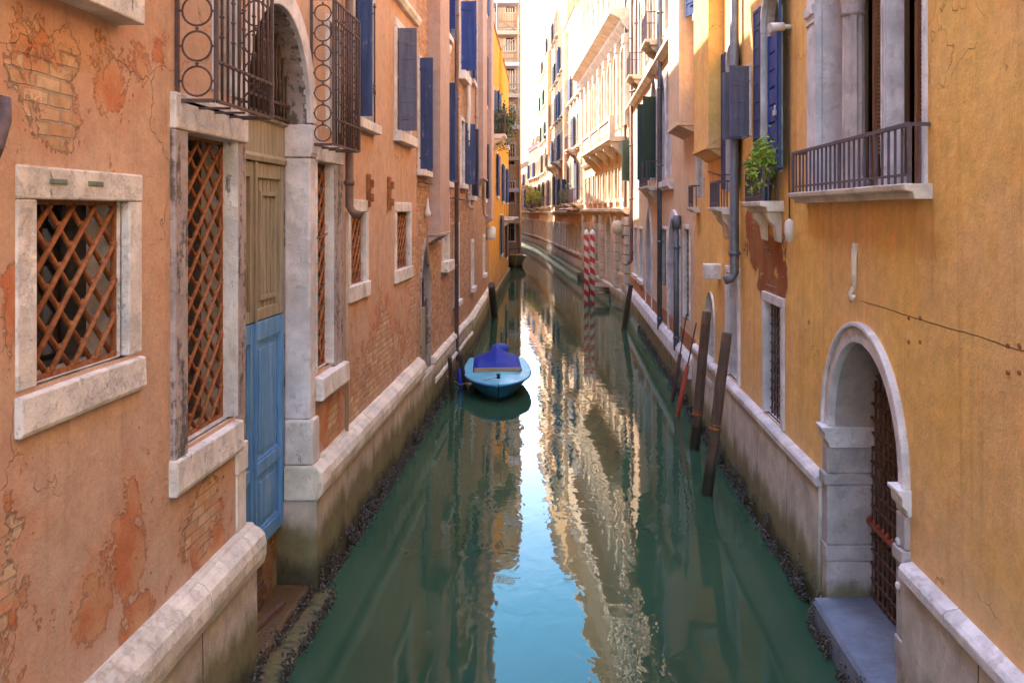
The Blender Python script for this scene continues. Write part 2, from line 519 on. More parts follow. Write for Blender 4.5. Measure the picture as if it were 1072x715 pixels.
# ------------------------------------------------------------------ the buildings' common pieces
class Building:
    def __init__(s, name, F, u0, u1, height, mat, label, group="houses along the canal"):
        s.F, s.u0, s.u1, s.h, s.mat = F, u0, u1, height, mat
        b = F.P((u0 + u1) / 2, 0, 0)
        s.root = empty(name, b, label, "building", group)
        s.holes = []
        s.wall_reveals = MB(F)
    def mb(s):
        return MB(s.F)
    def part(s, name, mb, mat, bevel=0.0, parent=None):
        return mb.build(name, M[mat] if isinstance(mat, str) else mat, parent or s.root, bevel)
    def loop(s, u0, u1, z0, z1, head):
        if head is None:
            return [(u0, z0), (u1, z0), (u1, z1), (u0, z1)]
        return [(u0, z0), (u1, z0)] + list(reversed(arc(u0, u1, z1, 14, .35 if head == 'point' else 0)))
    def window(s, u0, u1, z0, z1, depth=.2, fw=.14, proud=.035, fmat='stone', sill=(.14, .09, .06), head=None, fill='glass',
               lat=(.3, .31, .014), sh=(), name='window', sash='sash', lath_w=-.09, mull=1, bars=None, box_w=None, shmat='shutter', frame_bevel=.012):
        lp = s.loop(u0, u1, z0, z1, head)
        s.holes.append(lp)
        m = s.mb()
        if fw:
            m.box(u0 - fw, u0, -.05, proud, z0, z1)
            m.box(u1, u1 + fw, -.05, proud, z0, z1)
            if head is None:
                m.box(u0 - fw, u1 + fw, -.05, proud + .004, z1, z1 + fw)
            else:
                pt = .35 if head == 'point' else 0
                m.ring(arc(u0, u1, z1, 14, pt), arc(u0 - fw, u1 + fw, z1, 14, pt), -.05, proud + .004)
            m.strip(lp, -.05, -depth - .001)
        else:
            m.strip(lp, 0, -depth - .001)
        w = s.part(name, m, fmat if fw else s.mat, frame_bevel if fw else 0)
        if sill:
            k = s.mb()
            k.box(u0 - fw - sill[2], u1 + fw + sill[2], -.04, proud + sill[1], z0 - sill[0], z0 + .002)
            s.part('sill', k, fmat if fw else 'stone', .012, w)
        e = .015
        pn = s.mb()
        lp2 = s.loop(u0 - e, u1 + e, z0 - e, z1 + (0 if head else e), head)
        pn.add([(a, -depth, b) for a, b in lp2], [tuple(range(len(lp2)))])
        s.part('pane', pn, 'glass' if fill != 'board' else 'board', 0, w)
        if sash and fill == 'glass':
            q = s.mb()
            t, d0, d1 = .055, -depth + .004, -depth + .05
            zt = z1 + ((u1 - u0) / 2 * .5 if head else 0)
            q.box(u0, u0 + t, d0, d1, z0, z1); q.box(u1 - t, u1, d0, d1, z0, z1)
            q.box(u0 + t, u1 - t, d0, d1, z0, z0 + t); q.box(u0 + t, u1 - t, d0, d1, z1 - t, z1)
            for i in range(mull):
                c = u0 + (u1 - u0) * (i + 1) / (mull + 1)
                q.box(c - .03, c + .03, d0, d1 + .01, z0 + t, z1 - t)
            zm = z0 + (z1 - z0) * .62
            q.box(u0 + t, u1 - t, d0, d1 - .012, zm - .02, zm + .02)
            s.part('sash', q, sash, 0, w)
        if fill == 'lattice':
            q = s.mb()
            q.lattice(u0 + .03, u1 - .03, z0 + .03, z1 - .03, lath_w, *lat)
            for a, b, c, d in ((u0, u0 + .03, z0, z1), (u1 - .03, u1, z0, z1), (u0 + .03, u1 - .03, z0, z0 + .03), (u0 + .03, u1 - .03, z1 - .03, z1)):
                q.box(a + .002, b - .002, lath_w - .015, lath_w + .015, c + .002, d - .002)
            s.part('grille', q, 'rust', 0, w)
        if bars:
            q = s.mb()
            nb, nr = bars
            for i in range(nb):
                c = u0 + (u1 - u0) * (i + .5) / nb
                q.tube([(c, -.07, z0 + .003), (c, -.07, z1 - .003)], .011, 6)
            for i in range(nr):
                c = z0 + (z1 - z0) * (i + .5) / nr
                q.box(u0 + .003, u1 - .003, -.078, -.062, c - .014, c + .014)
            s.part('grille', q, 'iron', 0, w)
        for (side, width, ang, mt) in sh:
            s.shutter(w, u0 if side == 'near' else u1, proud + .02, z0 + .01, z1 - .01 if not head else z1 + (u1 - u0) * .35, width, ang, 1 if side == 'near' else -1, mt)
        return w
    def shutter(s, parent, uh, wh, z0, z1, width, ang, d0, mat):
        a = R(ang)
        e = (math.cos(a) * d0, math.sin(a))
        q = s.mb()
        t, st = .02, .055
        o = (uh, wh)
        q.obox(o, e, 0, st, -t, t, z0, z1); q.obox(o, e, width - st, width, -t, t, z0, z1)
        n = max(3, round((z1 - z0) / .27))
        for i in range(n + 1):
            zc = z0 + (z1 - z0 - .05) * i / n
            q.obox(o, e, st, width - st, -t + .002, t - .002, zc, zc + .05)
        q.obox(o, e, st, width - st, -t * .45, t * .45, z0 + .05, z1 - .05)
        for zc in (z0 + .2, z1 - .25):
            q.obox(o, e, -.02, width * .6, t, t + .008, zc, zc + .035)
        return s.part('shutter', q, mat, 0, parent)
    def ledge(s, name, u0, u1, pr, mat, jit=0.0, bevel=0.0):
        return s.part(name, s.mb().prof(pr, u0, u1, None, jit), mat, bevel)
    def cornice(s, z, out=.25, h=.35, mat='stone', u0=None, u1=None, name='cornice'):
        a, b = (s.u0 if u0 is None else u0), (s.u1 if u1 is None else u1)
        return s.ledge(name, a, b, [(-.04, z), (.05, z), (out * .4, z + h * .35), (out * .45, z + h * .5), (out, z + h * .75), (out, z + h), (-.04, z + h)], mat)
    def pipe(s, u, w, z0, z1, r=.05, mat='lead', shoe=True, collars=2.2):
        q = s.mb()
        pts = [(u, w, z1), (u, w, z0 + .12)]
        if shoe: pts += [(u, w + .05, z0 + .04), (u, w + .16, z0)]
        q.tube(pts, r, 10)
        z = z0 + .4
        while z < z1:
            q.tube([(u, w, z), (u, w, z + .07)], r * 1.22, 10)
            q.box(u - .012, u + .012, -.01, w - r, z + .02, z + .05)
            z += collars
        return s.part('drainpipe', q, mat)
    def balcony(s, u0, u1, z, out, rh=.5, slab=.13, mat='iron', smat='stone', brackets=(), pitch=.11, ends=True, w0=0.0):
        k = s.mb()
        k.prof([(-.03, z - slab), (out * .75, z - slab), (out * .82, z - slab * .55), (out + .03, z - slab * .45), (out + .04, z), (-.03, z)], u0 - .04, u1 + .04, None, .004)
        b = s.part('balcony', k, smat, .01)
        q = s.mb()
        zr = z + rh
        wr = out - .02
        q.box(u0 - .006, u1 + .006, wr - .016, wr + .016, zr - .016, zr + .016)
        q.box(u0, u1, wr - .01, wr + .01, z + .06, z + .08)
        n = max(2, round((u1 - u0) / pitch))
        for i in range(n + 1):
            c = u0 + (u1 - u0) * i / n
            rr = .015 if i in (0, n) or i == n // 2 else .009
            q.box(c - rr, c + rr, wr - rr, wr + rr, z, zr - .016)
        if ends:
            for c in (u0, u1):
                q.box(c - .014, c + .014, w0 + .005, wr - .017, zr - .014, zr + .014)
                m_ = max(1, int((wr - w0) / pitch))
                for i in range(m_):
                    ww = w0 + (wr - w0) * (i + .5) / m_
                    q.box(c - .008, c + .008, ww - .008, ww + .008, z, zr - .014)
        s.part('railing', q, mat, 0, b)
        for c in brackets:
            g = s.mb()
            g.loop = None
            pr = [(-.03, z - slab - .002), (out * .7, z - slab - .002), (out * .62, z - slab - .1), (out * .3, z - slab - .2), (.06, z - slab - .38), (-.03, z - slab - .42)]
            g.prof(pr, c - .09, c + .09)
            s.part('bracket', g, smat, .01, b)
        return b
    def breast(s, u0, u1, out, zc, z1, name='chimney_breast', mat=None, cap=True):
        q = s.mb()
        q.box(u0, u1, -.02, out, zc, z1)
        q.box(u0 - .02, u1 + .02, -.02, out + .03, zc - .07, zc - .001)
        q.prof([(-.02, zc - .072), (out - .01, zc - .072), (out * .6, zc - .13), (.03, zc - .22), (-.02, zc - .22)], u0 + .01, u1 - .01)
        return s.part(name, q, mat or s.mat, .012)
    def row(s, us, width, z0, z1, **kw):
        for u in us:
            s.window(u - width / 2, u + width / 2, z0, z1, **kw)
    def finish(s, zbase=-1.2, depth=9.0, roof='tile', wall_name='wall', cornice=True, cmat='stone', overhang=.34):
        m = s.mb()
        m.sheet(s.u0, s.u1, zbase, s.h, s.holes)
        s.part(wall_name, m, s.mat)
        k = s.mb()       # sides and back
        a, b, d, h = s.u0, s.u1, -depth, s.h
        k.add([(a, 0, zbase), (a, d, zbase), (a, d, h), (a, 0, h)], [(0, 1, 2, 3)])
        k.add([(b, 0, zbase), (b, d, zbase), (b, d, h), (b, 0, h)], [(0, 1, 2, 3)])
        k.add([(a, d, zbase), (b, d, zbase), (b, d, h), (a, d, h)], [(0, 1, 2, 3)])
        s.part('side_wall', k, s.mat)
        if cornice:
            s.cornice(s.h - .36, .28, .36, cmat, name='eaves')
        r = s.mb()
        r.prof([(overhang, h + .003), (overhang + .02, h + .06), (-depth / 2, h + .06 + depth * .17), (-depth - .3, h + .06), (-depth - .28, h + .003)], a, b)
        s.part('roof', r, roof)
        return s

# ------------------------------------------------------------------ wall frames (metres; the canal runs along +Y, water at z = 0)
XL, XR = -2.95, 2.83
FL1 = Frame((XL, 0), (XL, 1), (1, 0))
FL2 = Frame((XL, 0), (-2.97, 28.3), (1, 0))
FL3 = Frame((-2.97, 28.3), (-3.33, 40), (1, 0))
FL4 = Frame((-3.33, 40), (-3.85, 62), (1, 0))
FL5 = Frame((-4.2, 82), (-14, 82), (0, -1))
FR1 = Frame((XR, 0), (XR, 1), (-1, 0))
FR2 = FR1
FR3 = Frame((2.78, 40), (1.22, 60), (-1, 0))
FR4 = Frame((1.22, 60), (-0.6, 80), (-1, 0))
FR5 = Frame((-0.6, 80), (-3.0, 106), (-1, 0))
FR6 = Frame((-3.0, 106), (-7.5, 140), (-1, 0))

def pell(F, x, y, rx, ry):
    u0, z0 = F.at(x, y)
    ua, ub = F.u(x - rx), F.u(x + rx)
    return (u0, z0, max(.05, abs(ub - ua) / 2), max(.05, abs(F.z(x, y - ry) - F.z(x, y + ry)) / 2))

left_patches = [pell(FL1, *e) for e in [(8, 560, 46, 210), (8, 620, 30, 120), (12, 330, 16, 150), (40, 85, 70, 72), (60, 130, 50, 40), (110, 90, 36, 60), (70, 60, 25, 60), (165, 60, 16, 40), (140, 520, 14, 60), (150, 640, 30, 30), (100, 640, 30, 40), (135, 580, 26, 70), (215, 530, 26, 45), (225, 575, 22, 40),
                                        (150, 70, 20, 40), (400, 370, 34, 80), (375, 420, 14, 50), (345, 440, 14, 40), (432, 300, 10, 120)]]
left_bricks = [pell(FL1, *e) for e in [(40, 90, 55, 75), (80, 150, 30, 25), (10, 590, 30, 90), (215, 525, 30, 50), (400, 400, 40, 80), (432, 330, 12, 120)]]
right_patch = [pell(FR1, *e) for e in [(800, 262, 30, 42), (806, 300, 20, 26), (787, 235, 10, 40), (820, 290, 8, 30)]]

M = {}
M['left_plaster'] = plaster("peeling_tan_plaster", (.60, .392, .285), (.63, .38, .25), (.57, .195, .09), ((.74, .53, .37), (.56, .31, .17)), (.34, .62), left_patches, .60, .35, (1.2, 3.4, .20), bpatches=left_bricks)
M['left_brick'] = plaster("worn_pink_plaster_over_brick", (.54, .33, .23), (.58, .38, .26), (.52, .25, .14), ((.66, .40, .25), (.44, .19, .10)), (-.42, -.9), None, .5, .3, (0, 3, .15))
M['left_rose'] = plaster("rose_plaster", (.55, .36, .29), (.50, .33, .25), (.5, .24, .14), ((.50, .28, .17), (.43, .19, .11)), (.12, .02), None, .5, .3, (1, 6.5, .8))
M['breast_rose'] = plaster("smooth_rose_plaster", (.52, .37, .32), (.50, .34, .28), (.5, .28, .2), None, (.75, .9), None, .5, .3)
M['ochre_yellow'] = plaster("yellow_ochre_plaster", (.78, .40, .055), (.74, .34, .05), (.58, .24, .08), ((.50, .26, .14), (.45, .18, .1)), (.55, .7), None, .5, .2, (0, 5, .8))
M['orange_plaster'] = plaster("orange_plaster", (.90, .53, .155), (.86, .51, .215), (.33, .095, .03), ((.36, .15, .07), (.30, .10, .04)), (.60, 1.35), right_patch, 1.75, .5, None, 3.55, stainc=(.55, .40, .34))
M['cream_plaster'] = plaster("cream_plaster", (.76, .55, .37), (.72, .48, .31), (.52, .22, .11), ((.5, .28, .17), (.43, .19, .11)), (.62, .75), None, .5, .30, (0, 2.2, .45))
M['pale_plaster'] = plaster("pale_cream_plaster", (.72, .53, .34), (.66, .44, .26), (.5, .26, .14), ((.5, .27, .15), (.40, .17, .09)), (.6, .7), None, .5, .4, (1.5, 5.2, .72))
M['palace_plaster'] = plaster("palace_plaster", (.74, .57, .39), (.68, .48, .30), (.5, .3, .18), None, (.7, .9), None, .5, .4)
M['apricot_plaster'] = plaster("apricot_plaster", (.68, .42, .20), (.62, .35, .16), (.45, .2, .1), ((.48, .24, .13), (.38, .15, .08)), (.55, .6), None, .5, .4, (1.5, 5.2, 1.0))
M['red_plaster'] = plaster("brick_red_plaster", (.48, .20, .12), (.5, .26, .16), (.38, .14, .07), ((.4, .2, .12), (.35, .14, .08)), (.2, .4), None, .5, .3)
M['stone'] = stone("istrian_stone", (.84, .76, .72), thr=.58, amt=.8, rust=.34)
M['clean_stone'] = stone("grey_white_stone", (.80, .73, .75), thr=.60, amt=.6, rust=.2)
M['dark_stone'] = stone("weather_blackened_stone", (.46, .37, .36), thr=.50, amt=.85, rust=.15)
M['moulding'] = stone("warm_white_moulding", (.82, .72, .62), thr=.64, amt=.55, rust=.45)
M['plinth_left'] = stone("left_plinth_stone", (.66, .56, .48), thr=.64, amt=.45, rust=.25, zalgae=(.66, .95), joints=(1.6, 1.9))
M['plinth_right'] = stone("right_plinth_stone", (.70, .61, .55), thr=.66, amt=.4, rust=.35, zalgae=(.46, .86), joints=(1.75, 2.4), grain=1.8)
M['palace_stone'] = stone("palace_stone", (.72, .58, .43), thr=.66, amt=.35, rust=.3)
M['rustic_stone'] = stone("rusticated_stone", (.68, .58, .48), thr=.62, amt=.5, rust=.3, zalgae=(.3, .9), joints=(1.1, .42))
M['step_stone'] = stone("wet_step_stone", (.21, .235, .32), thr=.60, amt=.5, rust=.05)
M['mud_step'] = stone("muddy_step", (.15, .09, .045), thr=.55, amt=.5, rust=.3, zalgae=(.02, .1))
M['red_band'] = plain("terracotta_band", (.48, .20, .10), .9, .2, .3, 5, .01)
M['rust'] = metal("rusty_iron", (.40, .155, .06), (.25, .085, .035), .8, .1, 25)
M['iron'] = metal("dark_iron", (.085, .062, .068), (.15, .085, .07), .65, .3, 20)
M['rail'] = metal("painted_rail_iron", (.10, .075, .11), (.15, .10, .10), .6, .2, 20)
M['red_iron'] = metal("red_painted_iron", (.42, .10, .05), (.30, .09, .05), .6, .1, 20)
M['lead'] = metal("blue_grey_lead", (.14, .16, .20), (.20, .20, .22), .5, .4, 6)
M['brown_pipe'] = metal("brown_painted_pipe", (.15, .085, .07), (.20, .12, .09), .6, .1, 6)
M['pale_pipe'] = metal("pale_painted_pipe", (.50, .36, .26), (.42, .29, .21), .7, .1, 6)
M['shutter'] = wood("blue_violet_shutter_paint", (.030, .050, .145), (.055, .085, .21), 2, .6, (.20, .20, .27), 14, .57)
M['blue_shutter'] = wood("bright_blue_shutter_paint", (.025, .052, .23), (.045, .09, .33), 2, .55, (.2, .22, .32), 14, .60)
M['slate_shutter'] = wood("slate_violet_shutter_paint", (.10, .10, .15), (.15, .15, .21), 2, .65, (.24, .22, .26), 14, .62)
M['green_shutter'] = wood("dark_green_shutter_paint", (.035, .065, .05), (.055, .095, .07), 2, .6, (.12, .14, .11), 14, .66)
M['blue_door'] = wood("worn_blue_door_paint", (.09, .27, .60), (.20, .42, .74), 2, .6, (.38, .42, .46), 10, .58)
M['grey_wood'] = wood("bare_weathered_wood", (.29, .245, .18), (.44, .375, .28), 2, .8, (.12, .085, .06), 12, .6)
M['board'] = wood("dull_board", (.20, .14, .10), (.28, .20, .14), 2, .8)
M['dark_wood'] = wood("wet_dark_wood", (.06, .04, .03), (.11, .07, .05), 2, .6)
M['post_wood'] = wood("mooring_post_wood", (.105, .062, .045), (.17, .105, .075), 2, .75, (.30, .22, .17), 16, .60, .42)
M['sash'] = wood("brown_sash", (.26, .12, .06), (.34, .17, .09), 2, .5)
M['white_sash'] = wood("pale_sash", (.5, .45, .4), (.6, .55, .5), 2, .5)
M['blind'] = plain("tan_blind", (.40, .30, .15), .6, .3, .1)
M['glass'] = plain("dark_glass", (.020, .018, .020), .06, .6, .3, 2)
M['tile'] = plain("roof_tile", (.42, .19, .11), .85, .2, .35, 9, .02)
M['white_paint'] = plain("white_enamel", (.7, .66, .62), .4, .4, .08)
M['red_paint'] = plain("red_pole_paint", (.62, .045, .035), .5, .4, .2)
M['cloth'] = plain("pink_cloth", (.55, .3, .3), .9, .1, .1)

# ------------------------------------------------------------------ water
def water_mat():
    s = NT("canal_water")
    p = s.pos
    big = s.noise(p, .25, 3, .5)
    col = s.mix(s.step(big, .35, .65), (.029, .074, .043), (.040, .092, .052))
    a = s.noise(s.scale(p, (1.0, .75, 1)), 3.4, 2, .5, .5)
    b = s.noise(s.scale(p, (1.2, .8, 1)), 10, 2, .5, .3)
    amp = s.step(s.noise(p, .35, 2, .5), .35, .65, .55, 1.25)
    h = s.math('MULTIPLY', s.math('MULTIPLY_ADD', b, .07, a), amp)
    s.bump(h, .0030)
    m = s.out(col, .02, .5)
    s.b.inputs["IOR"].default_value = 1.33
    return m
M['water'] = water_mat()
wm = MB()
wm.add([(-250, -60, 0), (250, -60, 0), (250, 600, 0), (-250, 600, 0)], [(0, 1, 2, 3)])
tag(wm.build("canal_water", M['water']), "still green canal water mirroring the houses", "water", None, "structure")
bm_ = MB()
bm_.add([(-300, -80, -1.6), (300, -80, -1.6), (300, 700, -1.6), (-300, 700, -1.6)], [(0, 1, 2, 3)])
tag(bm_.build("canal_bed", plain("mud", (.05, .045, .03), .9)), "dark mud under the canal water", "ground", None, "structure")

# ================================================================== LEFT HOUSE WITH THE BLUE DOOR
F = FL1
A = Building("canal_house", F, -9.0, 18.15, 15.6, M['left_plaster'], "near left house of peeling tan plaster with the blue water door and rusty window lattices")
# ground floor lattice windows
def pxwin(b, x0, x1, ytop, ybot, **kw):
    u0, u1 = sorted((b.F.u(x0), b.F.u(x1)))
    xm = x0
    return b.window(u0, u1, b.F.z(x0, ybot), b.F.z(x0, ytop), **kw)
w1 = A.window(5.10, 6.18, 3.43, 4.47, depth=.28, fw=.185, proud=.015, sill=None, fill='lattice', lat=(.27, .25, .018), lath_w=-.09, frame_bevel=.012)
q = A.mb(); q.prof([(-.2, 3.19), (.035, 3.18), (.045, 3.21), (.04, 3.40), (-.2, 3.426)], 4.91, 6.37, None, .006); A.part('sill', q, 'stone', .012, w1)
q = A.mb()
for c in (5.30, 5.72):
    q.box(c - .09, c + .09, .0, .026, 4.56, 4.59)
A.part('clamp', q, metal("verdigris_clamp", (.22, .28, .22), (.16, .2, .17)), .004, w1)
w2 = A.window(7.08, 8.18, 2.58, 5.02, depth=.30, fw=.001, proud=.03, sill=None, fill='lattice', lat=(.265, .245, .017), lath_w=-.12)
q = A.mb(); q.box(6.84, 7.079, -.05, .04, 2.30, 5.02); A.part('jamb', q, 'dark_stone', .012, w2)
q = A.mb(); q.box(6.84, 8.30, -.05, .05, 5.024, 5.30); A.part('lintel', q, 'stone', .015, w2)
q = A.mb(); q.prof([(-.2, 2.28), (.06, 2.27), (.075, 2.31), (.07, 2.54), (-.2, 2.575)], 6.82, 8.22, None, .006); A.part('sill', q, 'stone', .012, w2)
w3 = A.window(10.80, 11.56, 2.50, 5.00, depth=.30, fw=.001, proud=.03, sill=None, fill='lattice', lat=(.25, .245, .017), lath_w=-.10)
q = A.mb(); q.box(11.561, 12.02, -.05, .04, 2.22, 5.00); A.part('jamb', q, 'dark_stone', .012, w3)
q = A.mb(); q.box(10.76, 12.02, -.05, .045, 5.004, 5.24); A.part('lintel', q, 'stone', .015, w3)
q = A.mb(); q.prof([(-.2, 2.18), (.10, 2.17), (.12, 2.21), (.11, 2.44), (-.2, 2.475)], 10.78, 12.06, None, .006); A.part('sill', q, 'stone', .012, w3)
for (a, b) in ((12.39, 13.68), (15.82, 17.50)):
    g = .17
    A.window(a + g, b - g, 3.38, 4.40, depth=.30, fw=g, proud=.02, fill='lattice', lat=(.25, .26, .018), lath_w=-.08, sill=(.22, .03, .01))
# the water door
DU0, DU1, DZS = 8.445, 10.53, 5.42
A.holes.append([(DU0, -.25), (DU1, -.25)] + list(reversed(arc(DU0, DU1, DZS, 20, 0, 1.06))))
dr = A.mb()
rev = [(DU0, -.25), (DU0, DZS)] + arc(DU0, DU1, DZS, 20, 0, 1.06)[1:-1] + [(DU1, DZS), (DU1, -.25)]
dr.strip(rev, -.02, -.62, False)
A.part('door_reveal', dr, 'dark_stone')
ar = A.mb(); ar.ring(arc(DU0, DU1, DZS, 24, 0, 1.06), arc(DU0 - .22, DU1 + .24, DZS, 24, 0, 1.06), -.05, .035)
A.part('door_arch', ar, 'clean_stone', .012)
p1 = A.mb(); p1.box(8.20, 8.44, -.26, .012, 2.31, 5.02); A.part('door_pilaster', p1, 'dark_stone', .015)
p1 = A.mb(); p1.box(8.20, 8.44, -.26, .015, 1.53, 2.045); A.part('door_pilaster', p1, 'stone', .012)
p1 = A.mb(); p1.box(8.19, 8.45, -.265, .03, 2.05, 2.305); A.part('pilaster_band', p1, 'stone', .012)
p1 = A.mb(); p1.box(8.19, 8.46, -.265, .03, 5.03, 5.40); A.part('impost', p1, 'clean_stone', .015)
p2 = A.mb(); p2.box(10.525, 10.76, -.275, .02, 2.02, 5.02); A.part('door_pilaster', p2, 'clean_stone', .02)
p2 = A.mb(); p2.prof([(-.275, 5.03), (.03, 5.03), (.035, 5.06), (.045, 5.08), (.045, 5.40), (-.275, 5.40)], 10.51, 10.775); A.part('impost', p2, 'clean_stone', .012)
p2 = A.mb(); p2.box(10.505, 10.79, -.272, .06, 1.50, 2.015); A.part('pilaster_base', p2, 'stone', .025)
p2 = A.mb(); p2.prof([(-.272, 1.10), (.12, 1.10), (.17, 1.17), (.19, 1.28), (.17, 1.42), (.09, 1.495), (-.272, 1.495)], 10.47, 10.86, 4, .006); A.part('pilaster_base', p2, 'moulding', .02)
# door leaves: bare wood above, blue below
for (a, b) in ((8.455, 9.515), (9.525, 10.52)):
    lf = A.mb()
    w0, w1_ = -.335, -.28
    z0, z1 = .84, 3.24
    st = .11
    lf.box(a, a + st, w0, w1_, z0, z1); lf.box(b - st, b, w0, w1_, z0, z1)
    for zc, hh in ((z0, .16), (1.62, .13), (z1 - .20, .20)):
        lf.box(a + st, b - st, w0 + .003, w1_ - .003, zc, zc + hh)
    lf.box(a + st, b - st, w0 - .001, w0 + .018, z0 + .1, z1 - .1)
    for (za, zb) in ((z0 + .16, 1.62), (1.75, z1 - .20)):
        for (c, d, e, f) in ((a + st, a + st + .035, za, zb), (b - st - .035, b - st, za, zb), (a + st + .035, b - st - .035, za, za + .035), (a + st + .035, b - st - .035, zb - .035, zb)):
            lf.box(c, d, w0 + .018, w1_ - .018, e, f)
        lf.box(a + st + .10, b - st - .10, w0 + .018, w0 + .034, za + .10, zb - .10)
    d_ = A.part('door_leaf', lf, 'blue_door', .006)
    up = A.mb()
    z0, z1 = 3.255, 4.92
    up.box(a, a + st, w0, w1_, z0, z1); up.box(b - st, b, w0, w1_, z0, z1)
    up.box(a + st, b - st, w0 + .003, w1_ - .003, z0, z0 + .12); up.box(a + st, b - st, w0 + .003, w1_ - .003, z1 - .16, z1)
    up.box(a + st, b - st, w0 - .001, w0 + .018, z0 + .1, z1 - .1)
    for i in range(1, 6):
        c = a + st + (b - a - 2 * st) * i / 6
        up.box(c - .012, c + .012, w0 + .018, w0 + .030, z0 + .12, z1 - .16)
    for (c, d, e, f) in ((a + st + .12, a + st + .17, z0 + .2, z1 - .3), (b - st - .17, b - st - .12, z0 + .2, z1 - .3), (a + st + .17, b - st - .17, z0 + .2, z0 + .25), (a + st + .17, b - st - .17, z1 - .35, z1 - .3)):
        up.box(c, d, w0 + .018, w1_ - .006, e, f)
    A.part('transom_panel', up, 'grey_wood', .006)
q = A.mb()
q.prof([(-.36, 4.93), (-.25, 4.93), (-.24, 4.98), (-.27, 5.02), (-.27, 5.36), (-.23, 5.38), (-.23, 5.41), (-.36, 5.41)], 8.51, 10.52)
A.part('door_lintel', q, 'grey_wood', .006)
q = A.mb(); q.box(9.50, 9.54, -.279, -.25, .84, 3.24); A.part('door_bead', q, 'blue_door', .006)
q = A.mb(); q.box(9.50, 9.54, -.279, -.25, 3.255, 4.92); A.part('door_bead', q, 'grey_wood', .006)
fl = arc(DU0 - .01, DU1 + .01, DZS, 20, 0, 1.06)
q = A.mb(); q.add([(a, -.45, b) for a, b in fl] , [tuple(range(len(fl)))]); A.part('fanlight', q, 'glass')
q = A.mb()
for i in range(1, 17):
    c = DU0 + (DU1 - DU0) * i / 17
    hh = math.sqrt(max(0, 1 - ((c - (DU0 + DU1) / 2) / ((DU1 - DU0) / 2)) ** 2)) * (DU1 - DU0) / 2 * 1.06
    q.tube([(c, -.22, 5.42), (c, -.22, 5.42 + hh * .98)], .012, 6)
q.box(DU0, DU1, -.235, -.205, 5.58, 5.61); q.box(DU0, DU1, -.235, -.205, 5.42, 5.45)
A.part('fanlight_grille', q, 'iron')
# under the door: brick, broken boards, muddy steps
q = A.mb(); q.box(8.505, 10.52, -.60, -.36, -1.0, .835); A.part('door_threshold', q, plaster("wet_brick", (.30, .2, .1), (.26, .17, .09), (.3, .15, .07), ((.34, .19, .08), (.26, .12, .05)), (-.3, -.1)), .01)
q = A.mb()
for i in range(6):
    zz = .14 + i * .115
    q.obox((9.10, -.33), (1, .02 * random.uniform(-1, 1)), 0, .85 + random.uniform(-.1, .12), -.025, .02, zz, zz + .085)
q.obox((8.62, -.30), (.98, .16), 0, 1.3, -.03, .03, .16, .21)
q.obox((8.75, -.22), (.99, .10), 0, 1.1, -.03, .03, .10, .15)
A.part('broken_boards', q, wood("rotten_boards", (.10, .06, .045), (.20, .11, .08), 1), .005)
q = A.mb(); q.prof([(-.4, -1), (.02, -1), (.03, .10), (.0, .135), (-.4, .15)], 8.3, 10.50, None, .01); A.part('door_step', q, 'mud_step', .01)
q = A.mb(); q.prof([(-.4, -1), (.28, -1), (.30, .012), (.26, .035), (-.4, .05)], 7.3, 10.62, None, .012); A.part('door_step', q, 'mud_step', .01)
# plinth and moulding
A.ledge('plinth', -9.0, 8.47, [(-.05, -1.2), (.11, -1.2), (.11, .2), (.10, 1.12), (-.05, 1.12)], 'plinth_left', .008, .012)
A.ledge('plinth', 10.512, 18.12, [(-.40, -1.2), (.11, -1.2), (.11, .2), (.10, 1.09), (-.40, 1.09)], 'plinth_left', .008, .012)
mo = [(-.05, 1.125), (.11, 1.125), (.15, 1.16), (.175, 1.24), (.18, 1.34), (.16, 1.42), (.11, 1.47), (.07, 1.49), (.05, 1.52), (-.05, 1.52)]
A.ledge('base_moulding', -9.0, 7.2, mo, 'moulding', .012, .012)
A.ledge('base_moulding', 7.21, 8.52, mo, 'moulding', .012, .012)
A.ledge('base_moulding', 10.87, 13.2, [(w, z - .02) for w, z in mo], 'moulding', .012, .012)
A.ledge('base_moulding', 13.21, 15.9, [(w, z - .02) for w, z in mo], 'moulding', .012, .012)
A.ledge('base_moulding', 15.91, 18.3, [(w, z - .02) for w, z in mo], 'moulding', .012, .012)
